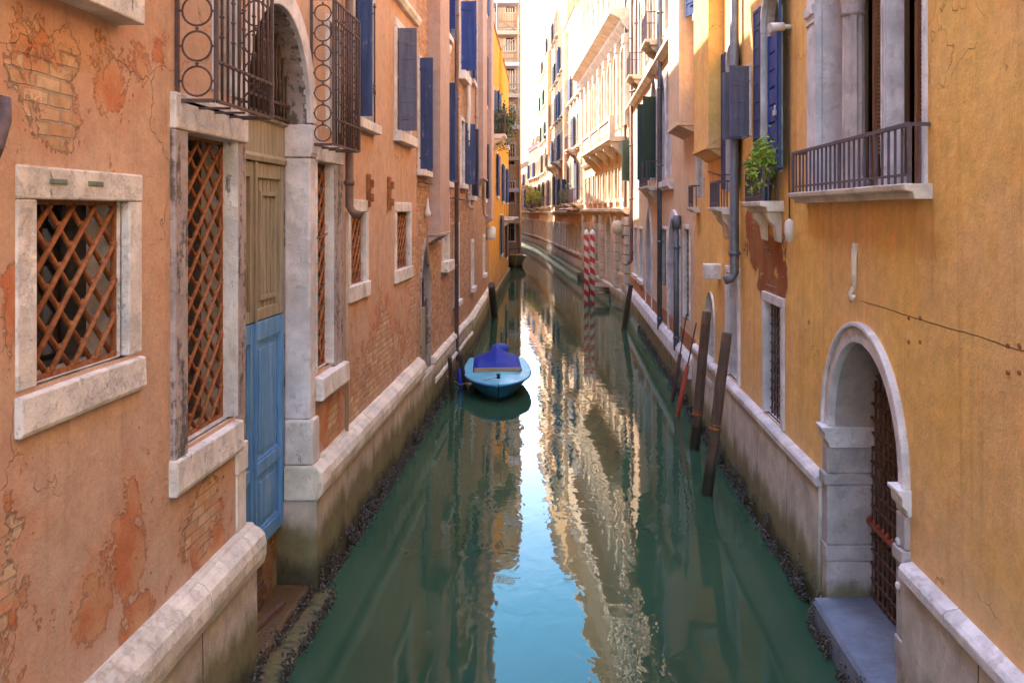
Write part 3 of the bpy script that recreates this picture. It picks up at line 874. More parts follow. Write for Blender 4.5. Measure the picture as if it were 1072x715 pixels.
# iron window cages
def cage(u0, u1, w1, z0, z1, nb, circles, scroll):
    q = A.mb()
    t = .014
    for c in (u0, u1):
        q.box(c - t, c + t, w1 - t, w1 + t, z0, z1)
        q.box(c - t, c + t, .002, .03, z0, z1)
        for zz in (z0, z1):
            q.box(c - t, c + t, .03, w1 - t, zz - t, zz + t)
    for zz in (z0, z0 + .30, z1 - .22, z1):
        q.box(u0 + t, u1 - t, w1 - .010, w1 + .010, zz - .012, zz + .012)
    q.box(u0 + t, u1 - t, .03, .05, z0 - .012, z0 + .012)
    for i in range(1, nb):
        c = u0 + (u1 - u0) * i / nb
        q.tube([(c, w1, z0), (c, w1, z1)], .0115, 6)
        q.ball((c, w1, z0 + .30), .026); q.ball((c, w1, z1 - .22), .024)
        if i % 2:
            for k in range(7):
                q.ball((c, w1, z0 + .5 + k * (z1 - z0 - .8) / 6), .021, (1, 1, 1.3))
    if scroll:      # wavy rods in the middle of the cage front
        for cc in (u0 + (u1 - u0) * .36, u0 + (u1 - u0) * .64):
            q.tube([(cc + .045 * math.sin(k * .62), w1, z0 + .33 + k * (z1 - z0 - .6) / 36) for k in range(37)], .008, 5)
    for i in range(1, 4):
        c = u0 + (u1 - u0) * i / 4
        q.box(c - .012, c + .012, .03, w1 - t, z0 - .03, z0 - .013)
    g = A.part('window_cage', q, 'iron')
    rr = (w1 - .05) / 2 * .86
    for c in (u0, u1):
        k = A.mb()
        zz = z0 + rr + .035
        pitch = 2 * rr + .042
        while zz + rr < z1:
            k.torus((c, w1 / 2 + .01, zz), 'u', rr, .0085, 20)
            k.ball((c, w1 / 2 + .01, zz + rr + .02), .017)
            k.tube([(c, w1 / 2 + .01 + rr, zz), (c, w1 - .01, zz)], .009, 5)
            k.tube([(c, w1 / 2 + .01 - rr, zz), (c, .03, zz)], .009, 5)
            zz += pitch
        A.part('side_rings', k, 'iron', 0, g)
cage(6.93, 8.25, .31, 5.24, 6.98, 11, 7, False)
cage(10.60, 11.92, .27, 5.18, 6.86, 11, 7, False)
A.window(7.72, 8.16, 5.42, 6.85, fw=.07, sill=None, mull=0)
A.window(11.35, 11.9, 5.42, 6.75, fw=.08, sill=None, mull=0)
A.window(12.75, 13.95, 5.72, 7.62, fw=.13, sh=[('near', .21, 92, 'shutter')])
A.window(15.95, 17.30, 5.80, 7.60, fw=.16, sh=[('near', .31, 92, 'slate_shutter')], sill=(.18, .10, .06))
A.window(3.9, 5.75, 5.90, 7.9, fw=.16, sill=(.27, .14, .15), sh=[('near', .5, 175, 'shutter'), ('far', .5, 175, 'shutter')])
for i, u in enumerate((-5, -1.5, 1.5)):
    A.window(u - .5, u + .5, 5.7, 7.6, fw=.15)
    A.window(u - .45, u + .45, 3.4, 4.4, fw=.18, fill='lattice', lat=(.3, .31, .017))
for i, u in enumerate((-5, -1.5, 1.6, 4.8, 7.6, 9.6, 11.4, 13.4, 16.6)):
    A.window(u - .5, u + .5, 8.9, 10.9, fw=.14, sh=[('near', .48, 168, 'shutter'), ('far', .48, 160 + 3 * i % 12, 'shutter')])
    A.window(u - .48, u + .48, 12.2, 13.9, fw=.13, sh=[('near', .46, 172, 'shutter'), ('far', .46, 165, 'shutter')])
A.ledge('string_course', -9.0, 18.13, [(-.03, 8.05), (.07, 8.05), (.11, 8.13), (.11, 8.2), (-.03, 8.2)], 'stone', .004)
# pipe, ties, hooks
A.pipe(12.14, .09, 4.35, 15.2, .055, 'brown_pipe', True, 2.6)
q = A.mb(); q.tube([(12.16, .05, 1.5), (12.15, .05, 4.4)], .025, 8); A.part('conduit', q, 'pale_pipe')
for (x, z0, z1) in ((386.5, 4.47, 4.96), (408, 4.42, 4.98)):
    u = F.u(x, .03); q = A.mb()
    q.box(u - .06, u + .06, .002, .05, z0, z1); q.box(u - .03, u + .03, .05, .10, z0 + .08, z0 + .2)
    q.box(u - .03, u + .03, .05, .10, z1 - .2, z1 - .08)
    A.part('tie_plate', q, 'rust', .006)
q = A.mb()
q.tube([(4.62, .02, 4.98), (4.66, .10, 4.96), (4.60, .13, 4.86), (4.50, .15, 4.72), (4.44, .16, 4.66)], .03, 8, False, .045)
q.tube([(4.44, .16, 4.66), (4.40, .16, 4.60), (4.42, .14, 4.53), (4.47, .12, 4.55)], .04, 8, False, .02)
A.part('iron_hook', q, 'iron')
q = A.mb(); u = F.u(319, .07); q.tube([(10.66, .06, 4.10), (10.66, .14, 4.11), (10.72, .16, 4.15)], .014, 6); q.tube([(10.66, .14, 4.11), (10.58, .15, 4.12)], .014, 6); A.part('iron_hook', q, 'rust')
u = F.u(391.5, .05); q = A.mb()
q.tube([(u, .06, 5.68), (u, .06, 7.55)], .012, 6)
for dz in (5.69, 7.5):
    q.ball((u, .06, dz), .03)
for a_ in range(4):
    an = math.pi * a_ / 4
    q.tube([(u - .09 * math.cos(an), .06, 6.25 - .09 * math.sin(an)), (u + .09 * math.cos(an), .06, 6.25 + .09 * math.sin(an))], .01, 5)
q.tube([(u, .0, 5.7), (u, .06, 5.7)], .012, 5); q.tube([(u, .0, 7.4), (u, .06, 7.4)], .012, 5)
A.part('shutter_bar', q, 'iron')
A.finish()

# ================================================================== LEFT BRICK HOUSE WITH POINTED DOOR
F = FL2
B = Building("canal_house", F, 18.17, 28.25, 15.2, M['left_brick'], "brick and plaster house with pointed water door beside the moored blue boat")
dz = F.z(446, 253)
B.window(18.75, 19.9, .3, 2.95, depth=.16, fw=.10, proud=.03, fmat='dark_stone', head='point', fill='glass', sash='dark_wood', sill=None, name='water_door')
q = B.mb(); q.box(18.76, 19.89, -.13, -.07, .35, 2.35); B.part('door_board', q, 'grey_wood', .01)
B.ledge('plinth', 18.17, 28.25, [(-.05, -1.2), (.10, -1.2), (.09, 1.0), (.06, 1.05), (-.05, 1.05)], 'plinth_left', .01, .01)
B.ledge('base_moulding', 20.2, 28.25, [(-.05, 1.06), (.10, 1.06), (.13, 1.12), (.10, 1.2), (-.05, 1.22)], 'moulding', .01, .01)
B.ledge('base_moulding', 20.2, 28.25, [(-.05, .62), (.12, .62), (.14, .68), (.12, .74), (-.05, .76)], 'moulding', .01, .01)
B.window(18.42, 19.45, 5.25, 7.5, fw=.05, sh=[('near', .25, 95, 'shutter'), ('far', .4, 174, 'shutter')], sill=(.12, .10, .10))
B.breast(19.75, 21.3, .27, 3.95, 15.0, mat=M['breast_rose'])
B.window(22.0, 23.3, 5.15, 7.5, fw=.06, sh=[('near', .28, 96, 'shutter'), ('far', .5, 172, 'shutter')])
B.window(22.2, 23.2, 8.8, 10.8, fw=.08, sh=[('near', .28, 110, 'blue_shutter'), ('far', .5, 172, 'shutter')])
B.window(22.1, 23.1, 3.2, 4.9, fw=.14, sill=(.25, .12, .08))
B.window(25.7, 26.9, 8.35, 10.3, fw=.10, sh=[('near', .42, 96, 'blue_shutter'), ('far', .5, 165, 'shutter')], sill=(.25, .16, .1))
B.window(25.9, 26.8, 5.2, 7.0, fw=.10, sh=[('far', .45, 150, 'shutter')])
B.window(24.4, 25.3, 2.0, 4.0, fw=.12, depth=.3, bars=(6, 7))
B.row((20.7 + 3.1, 26.9), .9, 11.8, 13.6, fw=.1, sh=[('near', .44, 165, 'shutter'), ('far', .44, 160, 'shutter')])
B.pipe(24.15, .10, .35, 15.0, .055, 'brown_pipe', False)
B.pipe(27.2, .09, 4.5, 15.0, .06, 'pale_pipe')
q = B.mb()
q.tube([(26.75, .10, 8.5), (26.85, .14, 7.6), (26.95, .10, 6.6), (27.0, .08, 5.6)], .06, 8); B.part('flue_pipe', q, 'white_paint')
q = B.mb(); q.lathe(22.35, .08, [(.02, 8.2), (.07, 8.23), (.11, 8.32), (.12, 8.42), (.07, 8.48), (.02, 8.5)], 10); B.part('stone_corbel', q, 'moulding')
for (u0, u1, zz) in ((18.3, 19.5, 5.0), (20.3, 23.6, 5.0), (23.4, 27.8, 4.75)):
    q = B.mb(); q.tube([(u0, .12, zz), ((u0 + u1) / 2, .13, zz - .015), (u1, .12, zz)], .022, 6)
    q.tube([(u0 + .1, 0, zz), (u0 + .1, .12, zz)], .015, 5); q.tube([(u1 - .1, 0, zz), (u1 - .1, .12, zz)], .015, 5)
    B.part('iron_rod', q, 'iron')
q = B.mb(); q.lathe(19.3, .06, [(.07, 4.3), (.075, 4.38), (.05, 4.44), (.03, 4.56), (.012, 4.7)], 10); B.part('hood_lamp', q, 'white_paint')
B.finish()

# ================================================================== LEFT ROSE HOUSE
F = FL3
C3 = Building("canal_house", F, .02, F.L - .02, 16.4, M['left_rose'], "rose plastered house with worn brick foot between the brown drainpipe and the yellow house")
C3.ledge('plinth', .02, F.L - .02, [(-.05, -1.2), (.12, -1.2), (.10, .95), (-.05, 1.0)], 'plinth_left', .01)
C3.ledge('base_moulding', .02, F.L - .02, [(-.05, 1.01), (.13, 1.01), (.15, 1.1), (.10, 1.2), (-.05, 1.22)], 'moulding', .01)
C3.breast(3.2, 5.6, .24, 5.6, 16.2, mat=M['breast_rose'])
C3.breast(8.6, 10.6, .26, 4.15, 16.2, mat=M['breast_rose'])
C3.pipe(6.6, .09, 4.2, 16.0, .06, 'pale_pipe')
C3.pipe(2.0, .09, 4.9, 16.0, .055, 'pale_pipe')
for u in (1.2, 7.5):
    C3.window(u - .5, u + .5, 4.9, 7.0, fw=.1, sh=[('near', .42, 150, 'slate_shutter'), ('far', .5, 172, 'slate_shutter')])
    C3.window(u - .5, u + .5, 8.6, 10.6, fw=.1, sh=[('near', .42, 168, 'shutter'), ('far', .5, 172, 'shutter')])
    C3.window(u - .45, u + .45, 12.2, 14.0, fw=.1, sh=[('near', .42, 165, 'shutter'), ('far', .45, 165, 'shutter')])
    C3.window(u - .4, u + .4, 2.0, 3.4, fw=.12, bars=(5, 6))
q = C3.mb(); q.lathe(9.6, .18, [(.18, 3.25), (.2, 3.4), (.2, 3.72), (.12, 3.8)], 12); C3.part('white_hood', q, 'white_paint')
C3.finish()

# ================================================================== YELLOW HOUSE
F = FL4
D4 = Building("canal_house", F, .02, F.L - .02, 13.2, M['ochre_yellow'], "yellow ochre house on the left with blue shutters and a stone corbelled balcony")
D4.ledge('plinth', .02, F.L - .02, [(-.05, -1.2), (.12, -1.2), (.10, .6), (-.05, .65)], 'plinth_left', .01)
D4.balcony(1.2, 4.6, 7.9, .62, .95, .2, 'iron', 'stone', (1.6, 4.2), .14)
D4.window(2.0, 3.6, 7.9, 10.2, fw=.12, sill=None, sh=[('far', .6, 172, 'shutter')])
for (u, z) in ((6.5, 5.2), (12.5, 5.0), (18.2, 5.0)):
    D4.window(u - .55, u + .55, z, z + 2.1, fw=.12, sh=[('near', .5, 172, 'blue_shutter'), ('far', .55, 174, 'blue_shutter')])
for (u, z) in ((7.5, 8.6), (13, 8.6), (18.5, 8.6)):
    D4.window(u - .55, u + .55, z, z + 2.0, fw=.12, sh=[('near', .5, 172, 'blue_shutter'), ('far', .55, 174, 'blue_shutter')], sill=(.2, .15, .1))
for (u, z) in ((10.5, 2.1), (17.0, 1.6)):
    D4.window(u - .6, u + .6, z, z + 2.1, fw=.1, sh=[('near', .6, 172, 'slate_shutter'), ('far', .6, 174, 'slate_shutter')])
D4.balcony(13.6, 16.2, 4.1, .8, .9, .2, 'rail', 'stone', (14.0, 15.8), .16)
D4.breast(9.0, 10.2, .14, 8.2, 13.0)
D4.finish(cornice=False, overhang=.05)

# ================================================================== TALL HOUSE BEHIND (left, seen end on)
F = FL5
E5 = Building("tall_house", F, .0, 9.6, 27.0, M['apricot_plaster'], "tall far house with horizontal scaffold decks at the bend of the canal", "houses along the canal")
for k in range(7):
    E5.row((.75, 2.2, 4.2), .8, 1.8 + 3.4 * k, 3.7 + 3.4 * k, fw=.1, sill=(.1, .06, .04))
E5.finish(depth=5.0)

E6 = Building("canal_house", Frame((-5.3, 62.1), (-5.3, 81.5), (1, 0)), .02, 19.3, 13.6, M['red_plaster'], "unseen brick red house added behind the yellow house to shade the right walls")  # hidden block, added so its shadow falls on the far right walls
for k in range(3):
    E6.row((3, 7, 11, 15), 1.0, 1.8 + 3.6 * k, 3.8 + 3.6 * k, fw=.1)
E6.finish()
E7 = Building("canal_house", Frame((-5.6, 91.2), (-10.5, 140), (1, 0)), .02, 48, 13.0, M['cream_plaster'], "unseen long house added past the scaffolding to shade the far reach")  # also out of sight, added to shade the foot of the farthest houses
for k in range(3):
    E7.row((3, 9, 15, 21, 27, 33, 39, 45), 1.0, 1.8 + 3.6 * k, 3.8 + 3.6 * k, fw=.1)
E7.finish()

# ================================================================== RIGHT ORANGE HOUSE
F = FR1
G1 = Building("canal_house", F, -9.0, 19.95, 15.0, M['orange_plaster'], "near right orange plastered house with the arched water gate and long window balcony")
# triple window with columns
TU0, TU1, TZ0, TZ1 = 7.22, 10.28, 4.60, 7.40
G1.holes.append([(TU0, TZ0), (TU1, TZ0), (TU1, TZ1), (TU0, TZ1)])
q = G1.mb(); q.strip([(TU0, TZ0), (TU1, TZ0), (TU1, TZ1), (TU0, TZ1)], -.05, -.46)
q.box(TU0 - .06, TU0, -.05, .03, TZ0, TZ1); q.box(TU1, TU1 + .34, -.05, .04, TZ0, TZ1)
q.box(TU0 - .06, TU1 + .34, -.05, .06, TZ1, TZ1 + .3)
tw = G1.part('triple_window', q, 'clean_stone', .01)
q = G1.mb(); q.box(TU1 + .002, TU1 + .36, -.02, .065, 6.62, 6.74); q.box(TU1 + .002, TU1 + .35, -.02, .055, 6.52, 6.56)
G1.part('capital', q, 'clean_stone', .012, tw)
for (cu, cw, r, fl) in ((9.40, -.12, .118, .10), (8.27, -.12, .115, .0)):
    q = G1.mb()
    if fl:
        q.lathe(cu, cw, [(r * 1.35, 4.60), (r * 1.35, 4.70), (r * 1.12, 4.74), (r, 4.78), (r * .93, 6.40)], 24, .12)
        q.lathe(cu, cw, [(r * .98, 6.40), (r * 1.06, 6.43), (r * .95, 6.46), (r * 1.05, 6.54), (r * 1.2, 6.66), (r * 1.22, 6.72), (r * 1.22, TZ1)], 24)
    else:
        q.box(cu - .10, cu + .10, cw - .10, cw + .10, 4.60, 4.72)
        q.box(cu - .075, cu + .075, cw - .08, cw + .08, 4.72, TZ1)
        for dd in (-.04, .04):
            q.box(cu + dd - .016, cu + dd + .016, cw + .08, cw + .092, 4.8, TZ1)
    G1.part('column', q, stone("fluted_column_stone", (.60, .48, .46), thr=.66, amt=.4, rust=.15) if fl else 'clean_stone', .008 if not fl else 0, tw)
for (a, b) in ((7.23, 8.15), (8.39, 9.27), (9.53, 10.27)):
    q = G1.mb()
    t = .05
    q.box(a, a + t, -.32, -.27, 4.61, 7.39); q.box(b - t, b, -.32, -.27, 4.61, 7.39)
    q.box(a + t, b - t, -.32, -.275, 4.61, 4.72); q.box(a + t, b - t, -.32, -.275, 7.3, 7.39)
    c = (a + b) / 2
    q.box(c - .02, c + .02, -.32, -.285, 4.72, 7.3)
    G1.part('sash', q, 'sash', .006, tw)
    q = G1.mb(); q.box(a + t, b - t, -.34, -.315, 4.7, 7.32); G1.part('pane', q, 'glass', 0, tw)
    q = G1.mb()
    zz = 4.98
    while zz < 7.28:
        for (c0, c1) in ((a + t + .004, c - .04), (c + .04, b - t - .004)):
            q.add([(c0, -.310, zz), (c1, -.310, zz), (c1, -.296, zz + .026), (c0, -.296, zz + .026)], [(0, 1, 2, 3)])
        zz += .040
    G1.part('blind', q, 'blind', 0, tw)
G1.balcony(7.11, 10.74, 4.62, .185, .46, .12, 'rail', 'moulding', (), .15)
# arched water gate
GU0, GU1, GZ = 7.72, 9.77, 2.12
al = arc(GU0, GU1, GZ, 22)
G1.holes.append([(GU0, -.3), (GU1, -.3)] + list(reversed(al)))
q = G1.mb(); q.strip([(GU0, -.3), (GU0, GZ)] + al[1:-1] + [(GU1, GZ), (GU1, -.3)], -.04, -.75, False)
gt = G1.part('water_gate', q, stone("gate_reveal_stone", (.50, .42, .40), thr=.60, amt=.5, rust=.25))
def arch_ring(b, u0, u1, zs, t0, t1, w0, w1, mat, par):
    q = b.mb(); q.ring(arc(u0 - t0, u1 + t0, zs, 28), arc(u0 - t1, u1 + t1, zs, 28), w0, w1)
    return b.part('arch_band', q, mat, .012, par)
arch_ring(G1, GU0, GU1, GZ, .0, .15, -.05, .035, 'clean_stone', gt)
arch_ring(G1, GU0, GU1, GZ, .152, .20, -.03, .065, 'clean_stone', gt)
q = G1.mb(); q.prof([(-.45, GZ - .22), (.03, GZ - .22), (.04, GZ - .17), (.075, GZ - .13), (.08, GZ - .06), (.11, GZ - .03), (.11, GZ), (-.45, GZ)], GU1 - .045, GU1 + .22); G1.part('impost', q, 'clean_stone', .008, gt)
q = G1.mb(); q.prof([(-.45, GZ - .22), (.03, GZ - .22), (.04, GZ - .17), (.075, GZ - .13), (.08, GZ - .06), (.11, GZ - .03), (.11, GZ), (-.45, GZ)], GU0 - .22, GU0 + .045); G1.part('impost', q, 'clean_stone', .008, gt)
for (a, b) in ((GU1 - .012, GU1 + .19), (GU0 - .19, GU0 + .012)):
    q = G1.mb(); q.box(a, b, -.44, .045, 1.62, GZ - .223); q.box(a - .012, b + .02, -.45, .075, 1.50, 1.615)
    q.box(a, b, -.44, .045, .86, 1.497); q.box(a - .008, b + .01, -.445, .06, .69, .855); q.box(a, b, -.44, .05, -.8, .687)
    G1.part('jamb', q, stone("gate_jamb_stone", (.55, .49, .50), thr=.64, amt=.45, rust=.2, zalgae=(.30, .55)), .014, gt)
q = G1.mb()
n = 15
for i in range(n + 1):
    c = GU0 + (GU1 - GU0) * i / n
    x = (c - (GU0 + GU1) / 2) / ((GU1 - GU0) / 2)
    top = GZ + math.sqrt(max(0, 1 - x * x)) * (GU1 - GU0) / 2
    q.tube([(c, -.43, .32), (c, -.43, top)], .013, 6)
zz = .36
while zz < GZ + 1.0:
    hw = (GU1 - GU0) / 2 if zz <= GZ else math.sqrt(max(.01, 1 - ((zz - GZ) / ((GU1 - GU0) / 2)) ** 2)) * (GU1 - GU0) / 2
    c = (GU0 + GU1) / 2
    q.box(c - hw, c + hw, -.44, -.415, zz - .012, zz + .012)
    m_ = int(2 * hw / ((GU1 - GU0) / n))
    for i in range(n + 1):
        cc = GU0 + (GU1 - GU0) * i / n
        if abs(cc - c) < hw: q.ball((cc, -.415, zz), .022)
    zz += .155
G1.part('gate_grille', q, metal("rusty_brown_grille", (.20, .10, .07), (.13, .07, .055), .75, .2), 0, gt)
q = G1.mb(); q.box(GU0, GU1, -.41, -.37, 1.10, 1.145)
for i in range(n):
    q.ball((GU0 + (GU1 - GU0) * (i + .5) / n, -.39, 1.16), .03, (1, 1, 1.5))
G1.part('gate_bar', q, 'red_iron', 0, gt)
q = G1.mb(); q.add([(GU0 - .02, -.70, -.2), (GU1 + .02, -.70, -.2), (GU1 + .02, -.70, 3.3), (GU0 - .02, -.70, 3.3)], [(0, 1, 2, 3)]); G1.part('gate_board', q, 'dark_wood', 0, gt)
q = G1.mb(); q.prof([(-.72, -1.2), (.20, -1.2), (.20, .25), (.17, .30), (-.72, .31)], 7.3, 9.78, None, .006); G1.part('gate_step', q, 'step_stone', .015, gt)
# plinth with stone cap, left open at the gate
for (a, b, c) in ((-9.0, 7.50, 1), (9.98, 19.93, 1)):
    pl = [(-.05, -1.2), (.10, -1.2), (.095, .1), (.075, 1.40), (-.05, 1.40)]
    G1.ledge('plinth', a, b, pl, 'plinth_right', .008, .01)
    k = a
    while k < b - .05:
        e = min(b, k + 2.6)
        G1.ledge('plinth_cap', k + .004, e - .004, [(-.05, 1.404), (.10, 1.404), (.115, 1.43), (.115, 1.50), (.09, 1.53), (-.05, 1.56)], 'clean_stone', .005, .01)
        k = e
# lattice window and narrow side window
G1.window(11.95, 12.95, 1.58, 3.15, depth=.28, fw=.13, proud=.035, fmat='clean_stone', sill=None, fill='glass', bars=(6, 12), sash=None)
G1.window(14.95, 15.95, 1.58, 3.35, depth=.40, fw=.12, proud=.04, fmat='clean_stone', sill=None, fill='board', sash=None)
# arched niche door
G1.window(17.35, 18.35, .2, 2.35, depth=.5, fw=.001, sill=None, head='round', fill='board', sash=None, name='arched_niche')
q = G1.mb(); q.box(17.2, 18.5, -.03, .09, 1.40 - .32, 1.40 - .2); G1.part('niche_ledge', q, 'clean_stone', .01)
q = G1.mb(); q.box(16.67, 17.0, -.02, .295, 3.17, 3.45); G1.part('stone_bracket', q, 'stone', .02)
# upper windows on the orange house
wa = G1.window(12.05, 13.15, 4.92, 6.95, depth=.16, fw=.10, proud=.03, sill=None, head='round', fill='glass', name='window', sh=[])
G1.shutter(wa, 12.02, .02, 4.95, 7.35, .5, 167, 1, 'shutter')
G1.shutter(wa, 13.17, .022, 4.95, 7.35, .40, 178, -1, 'shutter')
q = G1.mb()
for (a, b) in ((12.06, 12.595), (12.605, 13.14)):
    q.box(a, a + .06, -.11, -.06, 4.93, 6.9); q.box(b - .06, b, -.11, -.06, 4.93, 6.9)
    for k in range(8):
        q.box(a + .06, b - .06, -.105, -.075, 4.93 + k * .245, 5.15 + k * .245)
G1.part('closed_shutter', q, 'blue_shutter', .004, wa)
q = G1.mb(); q.box(12.55, 12.65, -.06, -.025, 5.72, 5.80); q.torus((12.6, -.045, 5.83), 'w', .03, .008, 12); G1.part('padlock', q, 'white_paint', .004, wa)
G1.balcony(11.92, 13.05, 4.54, .28, .43, .14, 'rail', 'moulding', (12.1, 12.9), .09)
wb = G1.window(15.20, 16.0, 4.75, 6.85, depth=.16, fw=.10, proud=.03, sill=None, head='round', fill='glass')
G1.shutter(wb, 15.17, .02, 4.8, 7.2, .45, 168, 1, 'shutter')
G1.shutter(wb, 16.03, .022, 4.8, 7.2, .36, 178, -1, 'shutter')
q = G1.mb()
for (a, b) in ((15.21, 15.595), (15.605, 15.99)):
    for k in range(8):
        q.box(a, b, -.105, -.075, 4.76 + k * .245, 4.985 + k * .245)
G1.part('closed_shutter', q, 'blue_shutter', .004, wb)
G1.balcony(15.26, 16.1, 4.48, .30, .43, .13, 'rail', 'moulding', (15.45, 15.95), .09)
wc = G1.window(14.0, 14.55, 5.55, 6.6, depth=.12, fw=.05, sill=None)
G1.shutter(wc, 13.98, .04, 5.55, 6.62, .30, 100, 1, 'slate_shutter')
G1.shutter(wc, 14.57, .04, 5.55, 6.62, .30, 100, -1, 'slate_shutter')
G1.pipe(14.72, .12, 3.30, 14.9, .075, 'lead')
G1.breast(16.46, 18.3, .27, 5.60, 14.8)
G1.balcony(19.3, 19.8, 4.5, .18, .45, .12, 'rail', 'moulding', (), .10)
G1.window(18.75, 19.65, 4.7, 6.7, fw=.06, head='round', sill=None)
q = G1.mb(); q.lathe(11.22, .09, [(.0, 4.02), (.05, 4.05), (.065, 4.15), (.055, 4.28), (.0, 4.32)], 12); G1.part('wall_lamp', q, 'white_paint')
q = G1.mb(); q.tube([(11.5, 0, 6.72), (11.5, .16, 6.72)], .03, 8); q.tube([(11.5, .10, 6.72), (11.45, .28, 6.70)], .055, 10); G1.part('security_camera', q, 'white_paint')
q = G1.mb()
for (x, y) in ((952, 333), (964, 333), (952, 358), (964, 358), (1056, 362), (1068, 362), (1056, 390), (1068, 390)):
    a_, b_ = F.at(x, y); q.tube([(a_, -.01, b_), (a_, .012, b_)], .016, 8)
G1.part('wall_plugs', q, 'rust')
q = G1.mb(); q.tube([(18.1, .02, 5.2), (16.6, .03, 5.06), (14.9, .03, 5.02)], .012, 6); q.tube([(11.6, .02, 6.6), (11.55, .02, 5.2), (11.5, .02, 4.3)], .009, 6); G1.part('cable', q, 'iron')
# broken plaster hook above the gate
u, z = F.at(897, 255); u2, z2 = F.at(899, 312)
q = G1.mb(); q.tube([(u, .01, z), (u - .01, .03, z - .12), (u + .01, .025, z - .3), (u, .02, z2 + .08)], .035, 8, False, .022)
q.tube([(u, .03, z2 + .1), (u + .04, .05, z2 + .03), (u, .05, z2 - .03), (u - .04, .04, z2 + .02)], .022, 8, False, .02)
G1.part('stone_hook', q, 'moulding')
# hinge stones by the gate edge
for (a, b, c, d, e) in ((7.60, 7.71, .085, 2.0, 2.07), (7.63, 7.70, .07, 1.62, 1.68), (7.63, 7.70, .07, 1.25, 1.31)):
    q = G1.mb(); q.box(a, b, -.02, c, d, e); G1.part('hinge_stone', q, 'clean_stone', .02, gt)
for u in (-5.5, -2, 1.5):
    G1.window(u - .5, u + .5, 4.7, 6.9, fw=.12, sh=[('near', .48, 165, 'shutter'), ('far', .48, 160, 'shutter')])
for i, u in enumerate((-5.5, -2, 1.5, 4.6, 7.7, 9.6, 12.6, 15.2, 18.9)):
    G1.window(u - .5, u + .5, 8.6, 10.7, fw=.12, head='round' if u > 11 else None, sh=[('near', .48, 150 + 4 * i % 20, 'shutter'), ('far', .48, 160, 'shutter')])
    G1.window(u - .48, u + .48, 12.1, 13.8, fw=.12, sh=[('near', .46, 165, 'shutter'), ('far', .46, 160, 'shutter')])
G1.finish()

# ================================================================== RIGHT CREAM HOUSE
F = FR2
H2 = Building("canal_house", F, 19.97, 39.9, 16.5, M['cream_plaster'], "cream pink house with an arched water door, dark drainpipes and green shutters above")
H2.breast(19.99, 22.0, .36, 6.35, 16.3)
uu = lambda x, w=0: F.u(x, w)
H2.ledge('plinth', 19.97, 39.9, [(-.05, -1.2), (.10, -1.2), (.085, .75), (-.05, .75)], 'plinth_right', .008)
H2.ledge('plinth_cap', 19.97, 39.9, [(-.05, .755), (.15, .755), (.17, .82), (.15, 1.10), (.09, 1.20), (-.05, 1.24)], 'clean_stone', .006)
H2.ledge('red_band', 19.97, 39.9, [(-.02, 1.245), (.022, 1.245), (.022, 1.62), (-.02, 1.62)], 'red_band')
H2.window(uu(712), uu(701.5), 0.3, 3.15, depth=.5, fw=.22, proud=.06, fmat='clean_stone', head='round', sill=None, fill='board', sash=None, name='water_door')
q = H2.mb(); a_, b_ = uu(712), uu(701.5)
q.box(a_ - .24, a_ + .02, -.3, .09, 3.0, 3.14); q.box(b_ - .02, b_ + .24, -.3, .09, 3.0, 3.14); H2.part('impost', q, 'clean_stone', .01)
H2.window(uu(722.5), uu(716.5), 1.9, 4.0, depth=.25, fw=.10, bars=(5, 14), sash=None, sill=None)
H2.window(uu(698.5), uu(694), 2.3, 3.9, depth=.25, fw=.08, bars=(5, 8), sash=None, sill=None)
H2.window(uu(683), uu(677), .3, 3.2, depth=.4, fw=.18, proud=.05, fmat='clean_stone', head='point', sill=None, fill='board', sash=None, name='water_door')
H2.window(uu(673.5), uu(670), 1.9, 3.75, fw=.1, depth=.25)
H2.window(uu(667.5), uu(664.5), 1.9, 3.75, fw=.1, depth=.25)
H2.pipe(uu(690.5, .12), .12, .9, 16.0, .07, 'lead', False)
H2.pipe(uu(708, .12), .12, .9, 4.1, .07, 'lead', False)
q = H2.mb(); q.tube([(uu(708, .12), .12, 4.0), (uu(708, .12) + .05, .10, 4.3)], .11, 10); H2.part('pipe_hopper', q, 'lead')
H2.pipe(uu(661, .12), .12, 2.3, 16.0, .07, 'brown_pipe')
H2.pipe(uu(666, .12), .12, 9.0, 16.0, .06, 'brown_pipe')
# first floor: three gothic lights, green shuttered window with balcony
for x0, x1 in ((697.5, 693.5), (703, 699)):
    H2.window(uu(x1) if uu(x1) < uu(x0) else uu(x0), max(uu(x0), uu(x1)), 5.35, 7.6, depth=.3, fw=.09, proud=.05, fmat='clean_stone', head='point', sill=None, sash='white_sash', mull=0)
q = H2.mb(); q.prof([(-.02, 5.0), (.08, 5.0), (.16, 5.1), (.16, 5.25), (-.02, 5.25)], uu(705), uu(691.5)); H2.part('sill', q, 'clean_stone')
gw = H2.window(uu(688), uu(682), 5.4, 7.7, depth=.2, fw=.1, sill=None, head='round')
H2.shutter(gw, uu(688), .05, 5.45, 7.95, .42, 108, 1, 'green_shutter'); H2.shutter(gw, uu(682), .05, 5.45, 7.95, .42, 100, -1, 'green_shutter')
H2.balcony(uu(689), uu(680), 5.2, .36, .75, .15, 'rail', 'moulding', (uu(687.5), uu(681)), .13)
gw = H2.window(uu(662.5), uu(660.5), 5.7, 7.4, depth=.2, fw=.1, sill=None)
H2.shutter(gw, uu(662.5), .05, 5.72, 7.4, .42, 105, 1, 'green_shutter'); H2.shutter(gw, uu(660.5), .05, 5.72, 7.4, .42, 160, -1, 'green_shutter')
H2.ledge('string_course', 22.03, 39.9, [(-.03, 8.7), (.08, 8.7), (.22, 8.82), (.22, 8.92), (-.03, 8.95)], 'palace_stone')
